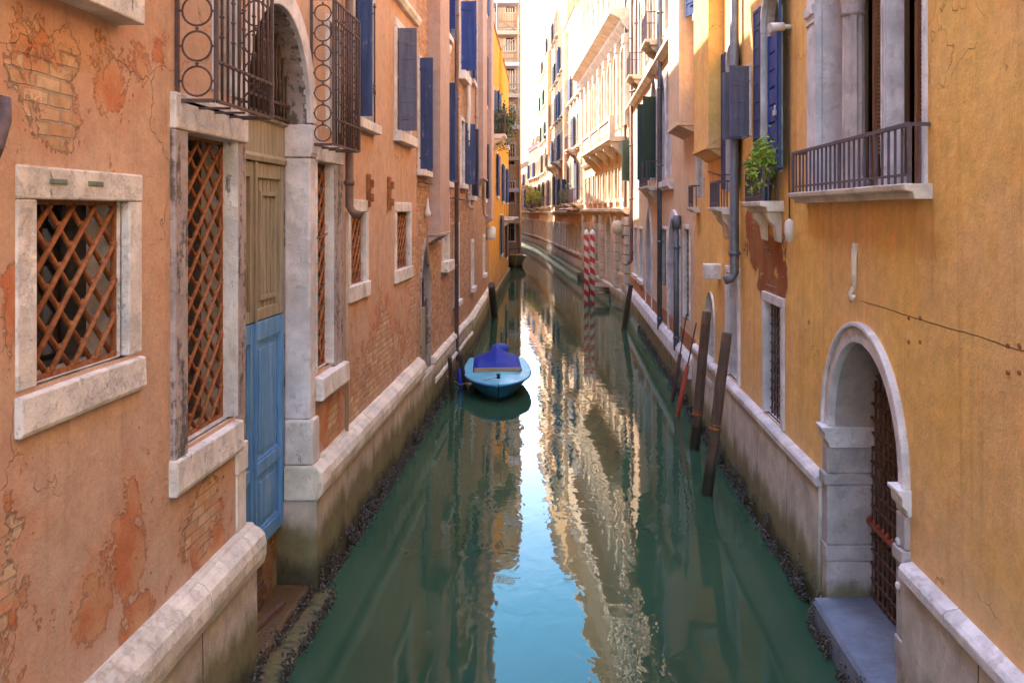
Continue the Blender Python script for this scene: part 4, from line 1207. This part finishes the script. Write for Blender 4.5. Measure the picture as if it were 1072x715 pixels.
for i, u in enumerate((23.3, 25.0, 27.4, 29.6, 31.6, 34.2, 36.6, 38.6)):
    H2.window(u - .48, u + .48, 9.5, 11.8, depth=.3, fw=.12, proud=.07, fmat='palace_stone', head='point' if i < 3 else 'round', sill=None)
    H2.window(u - .45, u + .45, 13.3, 15.2, depth=.2, fw=.1, sh=[('near', .44, 160, 'green_shutter')] if i % 3 == 0 else ())
    if i in (2, 5):
        H2.balcony(u - .8, u + .8, 9.4, .5, .8, .16, 'rail', 'palace_stone', (u - .6, u + .6), .14)
H2.finish()

# ================================================================== RIGHT PALACE
F = FR3
P3 = Building("palace", F, .02, F.L - .02, 19.2, M['palace_plaster'], "tall pale palace with deep stone cornices and a balustrade balcony on the right")
L = F.L
q = P3.mb(); q.prof([(-.05, -1.2), (.22, -1.2), (.20, .8), (-.05, .85)], .02, L - .02); P3.part('plinth', q, 'rustic_stone', .01)
for u in (.5, 3.6, 9.6, 12.6, L - .7):
    q = P3.mb()
    zz = .86
    while zz < 4.2:
        q.box(u - .48, u + .48, -.03, .20, zz, zz + .38); zz += .42
    P3.part('pier', q, 'rustic_stone', .02)
P3.ledge('string_course', .02, L - .02, [(-.03, 4.3), (.12, 4.3), (.28, 4.42), (.28, 4.56), (-.03, 4.6)], 'palace_stone')
P3.window(5.6, 7.6, .3, 3.2, depth=.6, fw=.25, proud=.1, fmat='palace_stone', head='round', sill=None, fill='board', sash=None, name='water_door')
for u in (2.05, 11.1, 14.6, 17):
    P3.window(u - .5, u + .5, 1.6, 3.6, depth=.3, fw=.14, fmat='palace_stone', bars=(5, 7), sash=None)
us = [1.4 + 2.45 * i for i in range(8)]
for u in us:
    P3.window(u - .55, u + .55, 5.0, 6.5, depth=.35, fw=.14, proud=.08, fmat='palace_stone')
    P3.window(u - .60, u + .60, 8.25, 11.2, depth=.45, fw=.16, proud=.12, fmat='palace_stone', sill=None, head='round')
    P3.window(u - .58, u + .58, 14.1, 16.2, depth=.4, fw=.16, proud=.1, fmat='palace_stone')
for u in [us[0] - 1.22] + [x + 1.225 for x in us]:
    q = P3.mb(); q.box(u - .2, u + .2, -.02, .22, 8.2, 12.2); q.box(u - .26, u + .26, -.02, .28, 11.75, 12.15); q.box(u - .2, u + .2, -.02, .15, 13.9, 17.2)
    P3.part('pilaster', q, 'palace_stone', .015)
P3.cornice(12.35, .85, .95, 'palace_stone')
P3.cornice(17.3, .95, .95, 'palace_stone')
P3.ledge('string_course', .02, L - .02, [(-.03, 7.2), (.12, 7.2), (.2, 7.35), (.2, 7.45), (-.03, 7.5)], 'palace_stone')
q = P3.mb(); q.prof([(-.03, 7.52), (.75, 7.52), (.82, 7.6), (.82, 7.74), (-.03, 7.74)], .5, 13.4); bl = P3.part('balcony', q, 'palace_stone', .01)
q = P3.mb(); q.box(.5, 13.4, .60, .80, 8.48, 8.62)
for i in range(52):
    c = .62 + i * .246
    q.lathe(c, .70, [(.05, 7.745), (.045, 7.85), (.085, 8.02), (.045, 8.25), (.06, 8.475)], 8)
for c in (.6, 4.9, 9.1, 13.3):
    q.box(c - .13, c + .13, .585, .815, 7.745, 8.66)
P3.part('balustrade', q, 'palace_stone', 0, bl)
for c in (.8, 3.9, 7, 10.1, 13.1):
    q = P3.mb(); q.prof([(-.02, 7.515), (.72, 7.515), (.66, 7.3), (.3, 7.0), (.08, 6.7), (-.02, 6.65)], c - .14, c + .14); P3.part('bracket', q, 'palace_stone', .01, bl)
P3.pipe(.25, .14, 3.3, 19, .07, 'brown_pipe')
q = P3.mb(); q.lathe(1.0, .35, [(.0, 3.35), (.22, 3.45), (.30, 3.7), (.24, 3.95), (.0, 4.05)], 14); P3.part('carved_head', q, 'palace_stone')
P3.finish(cornice=False)

# ================================================================== RIGHT FAR HOUSES
def far_house(F, u0, u1, h, mat, label, floors, width, shm, pat, bal=(), fmat='palace_stone', base=None):
    b = Building("canal_house", F, u0, u1, h, M[mat], label)
    b.ledge('plinth', u0, u1, [(-.05, -1.2), (.45, -1.2), (.45, .35), (.42, .42), (.12, .46), (.10, 1.1), (-.05, 1.15)], 'plinth_right', .01)
    n = max(2, round((u1 - u0) / 2.4))
    for fi, (z0, z1) in enumerate(floors):
        for i in range(n):
            u = u0 + (u1 - u0) * (i + .5) / n
            k = (i + fi * 2) % pat
            sh = [('near', width * .5, 165, shm), ('far', width * .5, 170, shm)] if (k == 0 and fi > 0) else ()
            b.window(u - width / 2, u + width / 2, z0, z1, depth=.3, fw=.14, proud=.07, fmat=fmat, sh=sh, sill=(.16, .16, .1), head='round' if (fi == 1 and pat == 3) else None)
    for (u, z, w) in bal:
        b.balcony(u - w / 2, u + w / 2, z, .7, .95, .2, 'rail', fmat, (u - w / 2 + .2, u + w / 2 - .2), .15)
    b.ledge('string_course', u0, u1, [(-.03, 4.2), (.10, 4.2), (.2, 4.35), (.2, 4.45), (-.03, 4.5)], fmat)
    return b
La = FR4.L
a = far_house(FR4, .02, 12.0, 18.5, 'pale_plaster', "pale house with grey balcony just past the palace on the right", [(1.6, 3.4), (5.2, 7.6), (9.0, 11.2), (12.6, 14.4)], 1.1, 'slate_shutter', 3, ((5.5, 8.8, 2.2), (2.0, 5.0, 3.0), (8.0, 5.0, 3.0)))
a.ledge('balcony_canopy', 1.0, 11.0, [(-.03, 4.55), (.8, 4.50), (.85, 4.6), (-.03, 4.8)], 'palace_stone')
a.breast(11.0, 11.9, .35, 7, 18.3); a.finish()
a = far_house(FR4, 12.02, La - .02, 24.0, 'apricot_plaster', "tall apricot house with one violet shutter and worn brick foot", [(1.6, 3.4), (5.0, 7.2), (8.8, 11.0), (12.4, 14.6), (16.2, 18.4)], 1.05, 'shutter', 2, ((18, 8.6, 2.4),))
a.finish()
Lb = FR5.L
a = far_house(FR5, .02, 15.0, 25.5, 'pale_plaster', "bleached white house beyond the apricot one at the canal bend", [(1.6, 3.4), (5.0, 7.2), (8.8, 11.0), (12.4, 14.6), (16, 17.8), (20, 22)], 1.1, 'slate_shutter', 3, ((6, 8.6, 2.4), (11, 4.9, 3)))
a.breast(8, 9, .4, 10, 19.8); a.finish()
a = far_house(FR5, 15.02, Lb - .02, 23.5, 'cream_plaster', "lower cream house at the bend with plants on its ledge", [(1.6, 3.4), (5.0, 7.2), (8.6, 10.6), (12.0, 13.8), (15.6, 17.4), (19.2, 20.8)], 1.1, 'green_shutter', 3, ((21, 4.9, 4),))
a.finish()
a = far_house(FR6, .02, 14.0, 12.5, 'red_plaster', "dark red brick house closing the view at the end of the canal", [(1.6, 3.4), (5.0, 7.0), (8.6, 10.4)], 1.1, 'shutter', 3, ((7, 4.8, 5),))
a.finish()
a = far_house(FR6, 14.02, FR6.L, 11.0, 'pale_plaster', "small pale house with chimneys farthest down the canal", [(1.6, 3.4), (5.0, 7.0), (8.0, 9.6)], 1.1, 'shutter', 3)
for u in (16, 21):
    q = a.mb(); q.box(u - .4, u + .4, -2.0, -1.2, 10.8, 13.6); q.prof([(-2.2, 13.6), (-1.0, 13.6), (-1.2, 14.5), (-2.0, 14.5)], u - .55, u + .55); a.part('chimney', q, 'red_plaster')
a.finish()

# ================================================================== BOATS
def boat(name, bow, stern, beam, free, label, mats, cover=True):
    """lofted open boat: bow and stern are water-plane points"""
    bow, stern = Vector(bow), Vector(stern)
    Lh = (bow - stern).length
    Fb = Frame(tuple(stern), tuple(bow), (1, 0))        # u from stern to bow
    base = Fb.P(Lh / 2, 0, 0)
    root = empty(name, base, label, "boat", "moored boats")
    st = []
    NS = 22
    for i in range(NS + 1):
        t = i / NS
        hw = beam / 2 * (0.86 + .14 * math.sin(min(1, t / .45) * math.pi / 2)) if t < .45 else beam / 2 * (1 - ((t - .45) / .55) ** 2.9) ** .72
        hw = max(hw, .012)
        zg = free * (1.0 + .05 * (1 - t) + (.10 if cover else .30) * max(0, t - .45) ** 1.6 / .55 ** 1.6)
        flare = .70 - .28 * max(0, (t - .4) / .6)
        st.append((t, hw, zg, flare))
    def rake(t, z): return .16 * max(0, t - .7) / .3 * (z / free)
    hull = MB(Fb)
    pts, rows = [], 7
    for (t, hw, zg, fl) in st:
        for k in range(-rows, rows + 1):
            s_ = abs(k) / rows
            z = -.22 + (zg + .22) * s_ ** 1.25
            w = hw * (fl * min(1, s_ * 2.2) + (1 - fl) * s_ ** 1.1) if s_ > 0 else 0
            w = hw * (s_ ** .55 * fl + (1 - fl) * s_)
            pts.append((t * Lh + rake(t, max(0, z)), math.copysign(w, k) if k else 0, z))
    m = 2 * rows + 1
    fs = [(i * m + k, i * m + k + 1, (i + 1) * m + k + 1, (i + 1) * m + k) for i in range(NS) for k in range(m - 1)]
    fs.append(tuple(range(m)))
    hull.add(pts, fs, True)
    hull.build('hull', mats['hull'], root)
    # deck ring round a cockpit, closed foredeck
    c0, c1 = .06, .58
    dk = MB(Fb)
    P = []
    for (t, hw, zg, fl) in st:
        for f in (-1, -.64, 0, .64, 1):
            P.append((t * Lh + rake(t, zg), hw * f * .985, zg + .035 * (1 - abs(f)) * (1 if t > c1 else .3) + .004))
    fs = []
    for i in range(NS):
        tm = (st[i][0] + st[i + 1][0]) / 2
        for k in range(4):
            if c0 < tm < c1 and k in (1, 2): continue
            fs.append((i * 5 + k, i * 5 + k + 1, (i + 1) * 5 + k + 1, (i + 1) * 5 + k))
    dk.add(P, fs, True)
    dk.build('deck', mats['deck'], root)
    for sg in (-1, 1):
        r = MB(Fb)
        r.tube([(t * Lh + rake(t, zg), sg * hw, zg - .02) for (t, hw, zg, fl) in st], .028, 8)
        r.build('rub_rail', mats['rail'], root)
    hb = [s_ for s_ in st if c0 <= s_[0] <= c1]
    fl_ = MB(Fb); w_ = beam * .5 * .62
    fl_.box(c0 * Lh, c1 * Lh, -w_, w_, .05, .08); fl_.build('floor', mats['inner'], root)
    for sg in (-1, 1):
        k = MB(Fb); k.box(c0 * Lh, c1 * Lh + .02, sg * w_ * 1.04 - .015, sg * w_ * 1.04 + .015, .05, free * 1.06 + .06); k.build('coaming', mats['wood'], root, .005)
    k = MB(Fb); k.box(c1 * Lh + .0, c1 * Lh + .05, -w_ * 1.12, w_ * 1.12, .05, free * 1.10 + .10); k.build('coaming', mats['wood'], root, .006)
    bt = MB(Fb); bt.lathe(Lh * .93, 0, [(.05, free * 1.3), (.035, free * 1.3 + .07), (.06, free * 1.3 + .09), (.05, free * 1.3 + .11)], 10); bt.build('bow_cleat', mats['dark'], root)
    if cover:
        cv = MB(Fb)
        nu, nw = 18, 16
        P = []
        for i in range(nu + 1):
            a = i / nu
            for j in range(nw + 1):
                b = j / nw * 2 - 1
                u = (c0 - .01) * Lh + (c1 - c0 + .006) * Lh * a
                ridge = .36 * math.exp(-((a - .42) / .42) ** 2) + .02
                edge = (1 - abs(b)) ** .85
                fold = .018 * math.sin(b * 19 + 3 * a) * edge + .02 * mnoise.noise(Vector((a * 5, b * 5, 3)))
                sag = -.06 * math.sin(math.pi * min(1, abs(b))) * ridge / .4
                P.append((u, b * w_ * 1.2, free * 1.08 + .09 + ridge * edge + fold + sag - (.10 if abs(b) > .97 or i == 0 else (.05 if i == nu else 0))))
        fs = [(i * (nw + 1) + j, i * (nw + 1) + j + 1, (i + 1) * (nw + 1) + j + 1, (i + 1) * (nw + 1) + j) for i in range(nu) for j in range(nw)]
        cv.add(P, fs, True); cv.build('tarpaulin', mats['cover'], root)
        om = MB(Fb)
        prof = [(.10, .10), (.13, .28), (.18, .40), (.24, .46), (.25, .56), (.22, .64), (.12, .69), (.02, .70)]
        om.lathe(-.14, .10, [(r_, z + free * .35 - .06) for r_, z in prof], 14); om.build('motor_cover', mats['cover2'], root)
        fd = MB(Fb)
        fd.lathe(Lh * .55, mats['side'] * (beam / 2 + .09), [(.02, .02), (.075, .06), (.09, .16), (.09, .38), (.06, .47), (.02, .50)], 12); fd.build('fender', mats['fend'], root)
        rp = MB(Fb); rp.tube([(Lh * .55, mats['side'] * (beam / 2 + .09), .50), (Lh * .55, mats['side'] * (beam / 2 - .02), free * 1.05)], .012, 5); rp.build('fender_rope', mats['wood'], root)
        rp = MB(Fb); s0 = st[10]
        rp.tube([(Lh * .93, 0, free * 1.38), (Lh * .8, mats['side'] * beam * .55, free * .7), (Lh * .75, mats['side'] * (beam * .5 + .55), .55)], .010, 5); rp.build('mooring_rope', mats['wood'], root)
    else:
        for i, uu_ in enumerate((.2, .4)):
            k = MB(Fb); k.box(Lh * uu_, Lh * uu_ + .22, -w_, w_, .30, .34); k.build('thwart', mats['wood'], root, .005)
        k = MB(Fb); k.ball((Lh * .5, -.1, .55), .3, (1.2, .9, .7)); k.ball((Lh * .46, .25, .52), .24, (1, 1, .7)); k.build('red_cloth', mats['cover'], root)
        k = MB(Fb)
        for sg in (-.5, .5):
            k.tube([(Lh * .12, sg, .4), (Lh * .12, sg, 1.3)], .03, 6)
        k.tube([(Lh * .12, -.5, 1.3), (Lh * .12, .5, 1.3)], .03, 6); k.build('frame', mats['dark'], root)
    return root
def hull_paint(name, c, low, zl):
    t = NT(name)
    z = t.math('ADD', t.xyz(t.pos)[2], t.math('MULTIPLY', t.math('SUBTRACT', t.noise(t.pos, 6, 5), .5), .06))
    n_ = t.noise(t.pos, 3, 6, .65)
    col = t.mix(t.step(n_, .3, .7), tuple(x * .75 for x in c), tuple(x * 1.25 for x in c))
    col = t.mix(t.step(t.noise(t.scale(t.pos, (2, 2, 9)), 3.0, 7, .7), .60, .66, 0, .5), col, tuple(min(1, x * 1.8 + .06) for x in c))
    col = t.mix(t.step(z, zl, zl + .025, .92, 0), col, low)
    t.bump(n_, .004)
    return t.out(col, t.step(n_, .3, .7, .28, .5), .5)
bp = lambda n, c, r=.4: plain(n, c, r, .5, .12, 4)
blue_mats = dict(hull=hull_paint("dark_teal_hull", (.022, .12, .19), (.012, .018, .018), .10), deck=hull_paint("turquoise_deck", (.085, .42, .60), (0, 0, 0), -3), rail=bp("blue_rail", (.06, .22, .50), .4), inner=bp("boat_floor", (.12, .12, .12)),
                 wood=wood("boat_wood", (.40, .25, .14), (.50, .33, .20), 0), dark=bp("dark_fitting", (.02, .02, .025)), cover=plain("ultramarine_tarpaulin", (.012, .03, .36), .7, .3, .2, 5, .02),
                 cover2=plain("blue_motor_cover", (.05, .09, .42), .7, .3, .15, 5, .01), fend=bp("blue_fender", (.03, .06, .55)), side=1)
def wpt(px, py, z=0.0):
    Y = FPX * (HC - z) / (py - VY)
    return ((px - VX) * Y / FPX, Y)
FbT = Frame((-1.92, 25.3), (-1.56, 21.35), (1, 0))
blue_mats['side'] = -1 if FbT.N.x > 0 else 1
boat("motor_boat", (-1.55, 21.25), (-1.90, 25.2), 1.66, .38, "turquoise boat with ultramarine tarpaulin moored by the brick house", blue_mats)
far_mats = dict(hull=hull_paint("olive_hull", (.20, .15, .06), (.02, .02, .015), .12), deck=bp("tan_deck", (.42, .26, .14)), rail=bp("brown_rail", (.22, .10, .05)), inner=bp("boat_floor_dark", (.08, .06, .05)), wood=wood("plank_wood", (.35, .2, .1), (.45, .27, .15), 0),
                dark=bp("dark_fittings", (.05, .045, .06)), cover=plain("red_cloth", (.5, .08, .06), .9), side=1)
boat("wooden_boat", (-3.98, 72.8), (-4.28, 78.2), 1.8, .75, "wooden work boat with olive hull below the scaffold deck", far_mats, False)

# ================================================================== POSTS AND POLES
def post(name, b, t, r0, r1, mat, label, cat, group=None, cap=False, z0=-1.4):
    q = MB()
    b, t = Vector(b), Vector(t)
    d = (b - t) / (b.z - t.z)
    lo = b + d * (z0 - b.z)
    n = 14
    pts = []
    for i in range(n + 1):
        p = lo.lerp(t, i / n)
        pts.append((p.x + .008 * mnoise.noise(Vector((p.z * 2, 3, label.__len__()))), p.y, p.z))
    q.tube(pts, r0, 14, False, r1)
    root = empty(name, (b.x, b.y, 0), label, cat, group)
    q.build('shaft', M[mat] if isinstance(mat, str) else mat, root)
    if cap:
        k = MB()
        ax = (t - lo).normalized()
        c = lo + (t - lo) * cap
        k.tube([tuple(c - ax * .03), tuple(c + ax * .03)], (r0 + r1) / 2 * 1.06, 14)
        k.tube([tuple(c + ax * .05), tuple(c + ax * .075)], (r0 + r1) / 2 * 1.08, 14)
        k.build('binding', M['rust'], root)
    return root
post("mooring_post", (*wpt(740, 518), 0), (2.50, 14.2, 2.53), .095, .078, 'post_wood', "thick leaning wooden mooring post nearest the orange wall, pale nick near its top", "mooring post", "wooden mooring posts", .62)
post("mooring_post", (*wpt(727, 470), 0), (2.62, 17.0, 2.55), .10, .085, 'post_wood', "thick leaning mooring post standing in front of the arched niche", "mooring post", "wooden mooring posts", .52)
post("mooring_post", (*wpt(653, 345), 0), (2.42, 33.9, 1.72), .11, .09, 'dark_wood', "dark short mooring post leaning beside the rusticated pier", "mooring post", "wooden mooring posts")
post("mooring_post", (*wpt(474, 418), 0), (-2.62, 20.7, 1.15), .06, .05, 'dark_wood', "thin dark stake left of the turquoise boat", "mooring post", "wooden mooring posts")
post("mooring_post", (*wpt(487, 405), 0), (-2.55, 22.2, 1.0), .06, .05, 'dark_wood', "dark stake at the foot of the brown drainpipe", "mooring post", "wooden mooring posts")
post("mooring_post", (*wpt(518, 333), 0), (-2.95, 36.5, 1.5), .16, .14, 'dark_wood', "stout dark pile by the corner of the rose house", "mooring post", "wooden mooring posts")
def rod(b, t, frac, label, c):
    b, t = Vector(b), Vector(t)
    root = empty("marker_pole", (b.x, b.y, 0), label, "pole", "thin leaning poles")
    lo = b + (b - t) * (1.2 / (t.z - b.z))
    mid = b.lerp(t, frac)
    q = MB(); q.tube([tuple(lo), tuple(mid)], .052, 10, False, .045); q.build('shaft', c, root)
    q = MB(); q.tube([tuple(mid), tuple(t)], .016, 8); q.build('rod', M['iron'], root)
rod((*wpt(704, 420), 0), (2.72, 20.6, 2.1), .55, "thin dark brown pole leaning on the cream plinth", plain("brown_pole_paint", (.12, .05, .05), .6))
rod((*wpt(709, 436), 0), (2.71, 19.0, 2.1), .55, "thin pole painted red at the foot, leaning on the wall", plain("red_pole_foot", (.48, .07, .04), .6))
def stripe_mat():
    s = NT("red_white_spiral")
    tc = s.n("TexCoord").outputs["Object"]
    x, y, z = s.xyz(tc)
    an = s.math('DIVIDE', s.math('ARCTAN2', y, x), 2 * math.pi)
    fr = s.math('FRACT', s.math('ADD', s.math('MULTIPLY', z, 1.9), s.math('MULTIPLY', an, 1.0)))
    k = s.step(fr, .49, .51)
    k2 = s.math('SUBTRACT', k, s.step(fr, .97, .995))
    col = s.mix(k, (.72, .64, .58), (.60, .05, .05))
    col = s.mix(s.step(s.noise(s.pos, 4, 5), .6, .7, 0, .3), col, (.45, .3, .25))
    return s.out(col, .5, .4)
SM = stripe_mat()
for i, (px, lab) in enumerate(((613.8, "red and white striped mooring pole, the one nearer mid canal"), (620.2, "red and white striped mooring pole, the one nearer the palace"))):
    x, y = wpt(px, 318.5)
    root = empty("striped_pole", (x, y + .1 * i, 0), lab, "striped pole", "striped mooring poles")
    q = MB(); q.lathe(x, y + .1 * i, [(.115, -1.4), (.115, 3.25), (.10, 3.3)], 20); q.build('shaft', SM, root)
    q = MB(); q.lathe(x, y + .1 * i, [(.13, 3.3), (.15, 3.34), (.13, 3.4), (.07, 3.52), (.02, 3.56)], 14); q.build('finial', M['white_paint'], root)
# landing stage at the palace
root = empty("landing_stage", (1.75, 46.5, 0), "small wooden landing stage on piles behind the striped poles", "jetty")
q = MB()
for i in range(7):
    q.box(1.2, 2.3, 45.2 + i * .38, 45.55 + i * .38, .66, .72)
q.build('decking', M['board'], root, .006)
for (x, y) in ((1.25, 45.3), (2.2, 45.3), (1.25, 47.7), (2.2, 47.7)):
    q = MB(); q.tube([(x, y, -1.4), (x, y, .655)], .07, 10); q.build('pile', M['dark_wood'], root)
for z in (.30, .50):
    q = MB(); q.box(1.2, 2.3, 45.22, 45.27, z, z + .06); q.build('crossbeam', M['board'], root)

# ================================================================== SCAFFOLD AT THE BEND
root = empty("scaffolding", (-6.0, 81.0, 0), "metal scaffolding with plank decks in front of the tall far house", "scaffold")
pole_m = metal("scaffold_tube", (.42, .30, .24), (.34, .24, .2), .5, .3)
for i, x in enumerate((-7.6, -6.0, -4.12)):
    for y in (80.2, 81.6):
        q = MB(); q.tube([(x, y, -1.0 if x > -5 else -1.0), (x, y, 26.5)], .05, 6); q.build('upright', pole_m, root)
for k in range(9):
    z = 3.4 + k * 2.75
    q = MB(); q.box(-7.8, -4.05, 80.1, 81.7, z, z + .12); q.box(-7.8, -4.05, 80.08, 80.12, z + .121, z + .32); q.build('deck', plain("scaffold_deck_%d" % k, (.55, .47, .50) if k % 2 else (.50, .36, .26), .8, .2), root)
    q = MB()
    for dz in (.65, 1.15):
        q.tube([(-7.8, 80.2, z + dz), (-4.05, 80.2, z + dz)], .035, 6); q.tube([(-4.08, 80.2, z + dz), (-4.08, 81.6, z + dz)], .035, 6)
    q.build('guard_rail', pole_m, root)
    q = MB(); q.tube([(-7.6, 80.18, z + (.2 if k % 2 else 2.6)), (-4.12, 80.18, z + (2.6 if k % 2 else .2))], .03, 6); q.build('brace', pole_m, root)
    if k > 0:
        q = MB()
        for j in range(16):
            q.box(-7.7 + j * .2, -7.7 + j * .2 + .11, 80.30, 80.34, z + .35, z + 2.35)
        q.build('reed_screen', wood("reed_%d" % k, (.46, .28, .15), (.58, .40, .25), 2), root)

# ================================================================== PLANTS
def leaf_mat(name, c0, c1):
    s = NT(name)
    rnd = s.n("ObjectInfo").outputs["Random"]
    n = s.noise(s.pos, 9, 3)
    col = s.mix(s.step(n, .35, .65), c0, c1)
    s.b.inputs["Subsurface Weight"].default_value = 0
    return s.out(col, .55, .35)
def foliage(center, rad, n, size, mat, parent, seed, droop=0.0):
    rng = random.Random(seed)
    q = MB()
    cl = [(Vector((rng.gauss(0, .5) * rad[0], rng.gauss(0, .5) * rad[1], rng.gauss(0, .45) * rad[2])), rng.uniform(.25, .5)) for _ in range(14)]
    for i in range(n):
        c, cr = rng.choice(cl)
        p = c + Vector((rng.gauss(0, 1) * rad[0], rng.gauss(0, 1) * rad[1], rng.gauss(0, 1) * rad[2])) * cr
        p = Vector(center) + p
        p.z -= droop * rng.random() ** 2
        d = Vector((rng.gauss(0, 1), rng.gauss(0, 1), rng.gauss(0, .7))).normalized()
        t = d.cross(Vector((rng.gauss(0, 1), rng.gauss(0, 1), rng.gauss(0, 1)))).normalized()
        L_, W_ = size * rng.uniform(.7, 1.3), size * .28
        nn = d.cross(t) * (L_ * .12)
        q.add([tuple(p), tuple(p + d * L_ * .5 + t * W_ + nn), tuple(p + d * L_), tuple(p + d * L_ * .5 - t * W_ + nn)], [(0, 1, 2), (0, 2, 3)])
    return q.build('foliage', mat, parent, 0, None, False)
def potted(x, y, z, label, pot_r, pot_h, fr, n, size, mat, pm, seed, droop=0.0, lift=.25):
    root = empty("potted_plant", (x, y, z), label, "plant", "plants on the balconies")
    q = MB(); q.lathe(x, y, [(pot_r * .75, z), (pot_r, z + pot_h * .85), (pot_r * 1.1, z + pot_h * .86), (pot_r * 1.1, z + pot_h), (pot_r * .9, z + pot_h), (pot_r * .85, z + pot_h * .85)], 16); q.build('pot', pm, root)
    q = MB()
    rng = random.Random(seed + 50)
    for k in range(6):
        q.tube([(x, y, z + pot_h * .8), (x + rng.uniform(-.5, .5) * fr[0], y + rng.uniform(-.5, .5) * fr[1], z + pot_h + lift), (x + rng.uniform(-.9, .9) * fr[0], y + rng.uniform(-.9, .9) * fr[1], z + pot_h + lift + fr[2] * rng.uniform(.4, 1))], .010, 5, False, .004)
    q.build('stem', M['board'], root)
    foliage((x, y, z + pot_h + lift), fr, n, size, mat, root, seed, droop)
    return root
g1 = leaf_mat("yellow_green_leaf", (.36, .42, .045), (.17, .28, .035))
g2 = leaf_mat("dull_green_leaf", (.07, .12, .045), (.13, .16, .06))
bpot = plain("blue_pot", (.05, .10, .22), .5)
tpot = plain("clay_pot", (.40, .18, .10), .8)
potted(XR - .15, 12.35, 4.54, "leafy yellow green shrub in a blue pot on the orange house balcony", .11, .30, (.11, .30, .26), 1500, .075, g1, bpot, 3, 0, .22)
potted(XR - .15, 12.78, 4.54, "small blue pot with low leaves beside the bigger shrub", .10, .26, (.1, .16, .1), 350, .06, g1, bpot, 4, 0, .10)
px_, py_ = FL4.P(3.6, .45, 0).x, FL4.P(3.6, .45, 0).y
potted(px_, py_, 7.9, "trailing dull green plant spilling over the yellow house balcony", .28, .4, (.40, .9, .5), 1000, .15, g2, tpot, 5, 1.1, .5)
p_ = FR5.P(21.0, .42, 0); potted(p_.x, p_.y, 4.9, "yellowing bush on the cream house ledge at the bend", .3, .4, (.5, .9, .7), 700, .2, leaf_mat("lime_leaf", (.42, .40, .05), (.25, .3, .05)), tpot, 6, 0, .7)
p_ = FR6.P(6.0, .42, 0); potted(p_.x, p_.y, 4.8, "tall yellow green plant on the red house balcony", .3, .4, (.5, 1.2, 1.1), 800, .22, leaf_mat("yellow_leaf", (.50, .42, .04), (.3, .32, .05)), tpot, 7, 0, 1.1)
p_ = FR4.P(8.0, .5, 0); potted(p_.x, p_.y, 5.0, "grey green plant draping over the ledge past the palace", .25, .35, (.4, 1.2, .4), 700, .14, g2, tpot, 8, .8, .4)

# ================================================================== MUSSELS ON THE WATERLINE
mus = NT("mussel_shell")
mc = mus.mix(mus.noise(mus.pos, 35, 3), (.018, .016, .018), (.13, .105, .085))
mus.out(mc, .45, .45)
def mussels(name, label, F, spans, wfun, n, seed):
    rng = random.Random(seed)
    q = MB(F)
    for i in range(n):
        a, b, dens = rng.choices(spans, [s[2] * (s[1] - s[0]) for s in spans])[0]
        u = rng.uniform(a, b)
        nn = mnoise.noise(Vector((u * 1.8, seed, 0)))
        z = abs(rng.gauss(0, .15 + .07 * nn)) - .03
        if z > .5: continue
        if mnoise.noise(Vector((u * 2.3, z * 4, seed + 5))) + .35 - z * 1.6 < rng.uniform(-.1, .35): continue
        r = rng.uniform(.008, .024)
        w = wfun(u) + rng.uniform(.0, .05) * (1.4 - z * 3)
        ax = Vector((rng.gauss(0, 1), rng.gauss(0, 1), rng.gauss(0, 1.2))).normalized()
        ay = ax.cross(Vector((rng.gauss(0, 1), rng.gauss(0, 1), rng.gauss(0, 1)))).normalized()
        az = ax.cross(ay)
        c = Vector((u, w, z))
        pts = [c + ax * r * 1.5, c + ay * r * .8, c - ax * r * 1.5, c - ay * r * .8, c + az * r * .6, c - az * r * .6]
        q.add([tuple(p) for p in pts], [(0, 1, 4), (1, 2, 4), (2, 3, 4), (3, 0, 4), (1, 0, 5), (2, 1, 5), (3, 2, 5), (0, 3, 5)])
    o = q.build(name, mus.m, None, 0, F.P(10, 0, 0), False)
    return tag(o, label, "mussels", None, "stuff")
mussels("mussel_crust", "dark mussel crust along the left plinth at the waterline", FL1, [(10.5, 18.2, 1.0), (6.5, 8.45, .6), (18.3, 28, .25)], lambda u: .115, 9000, 11)
mussels("mussel_crust", "dark mussel crust along the right plinth at the waterline", FR1, [(9.8, 19.9, 1.0), (7.3, 9.8, 1.0), (20, 34, .45)], lambda u: .21 if 7.3 < u < 9.75 else .105, 11000, 12)
mussels("mussel_crust", "mussel crust on the edges of the muddy door steps", FL1, [(8.5, 10.5, 1.0)], lambda u: .03 if (int(u * 997) % 2) else .29, 1500, 13)
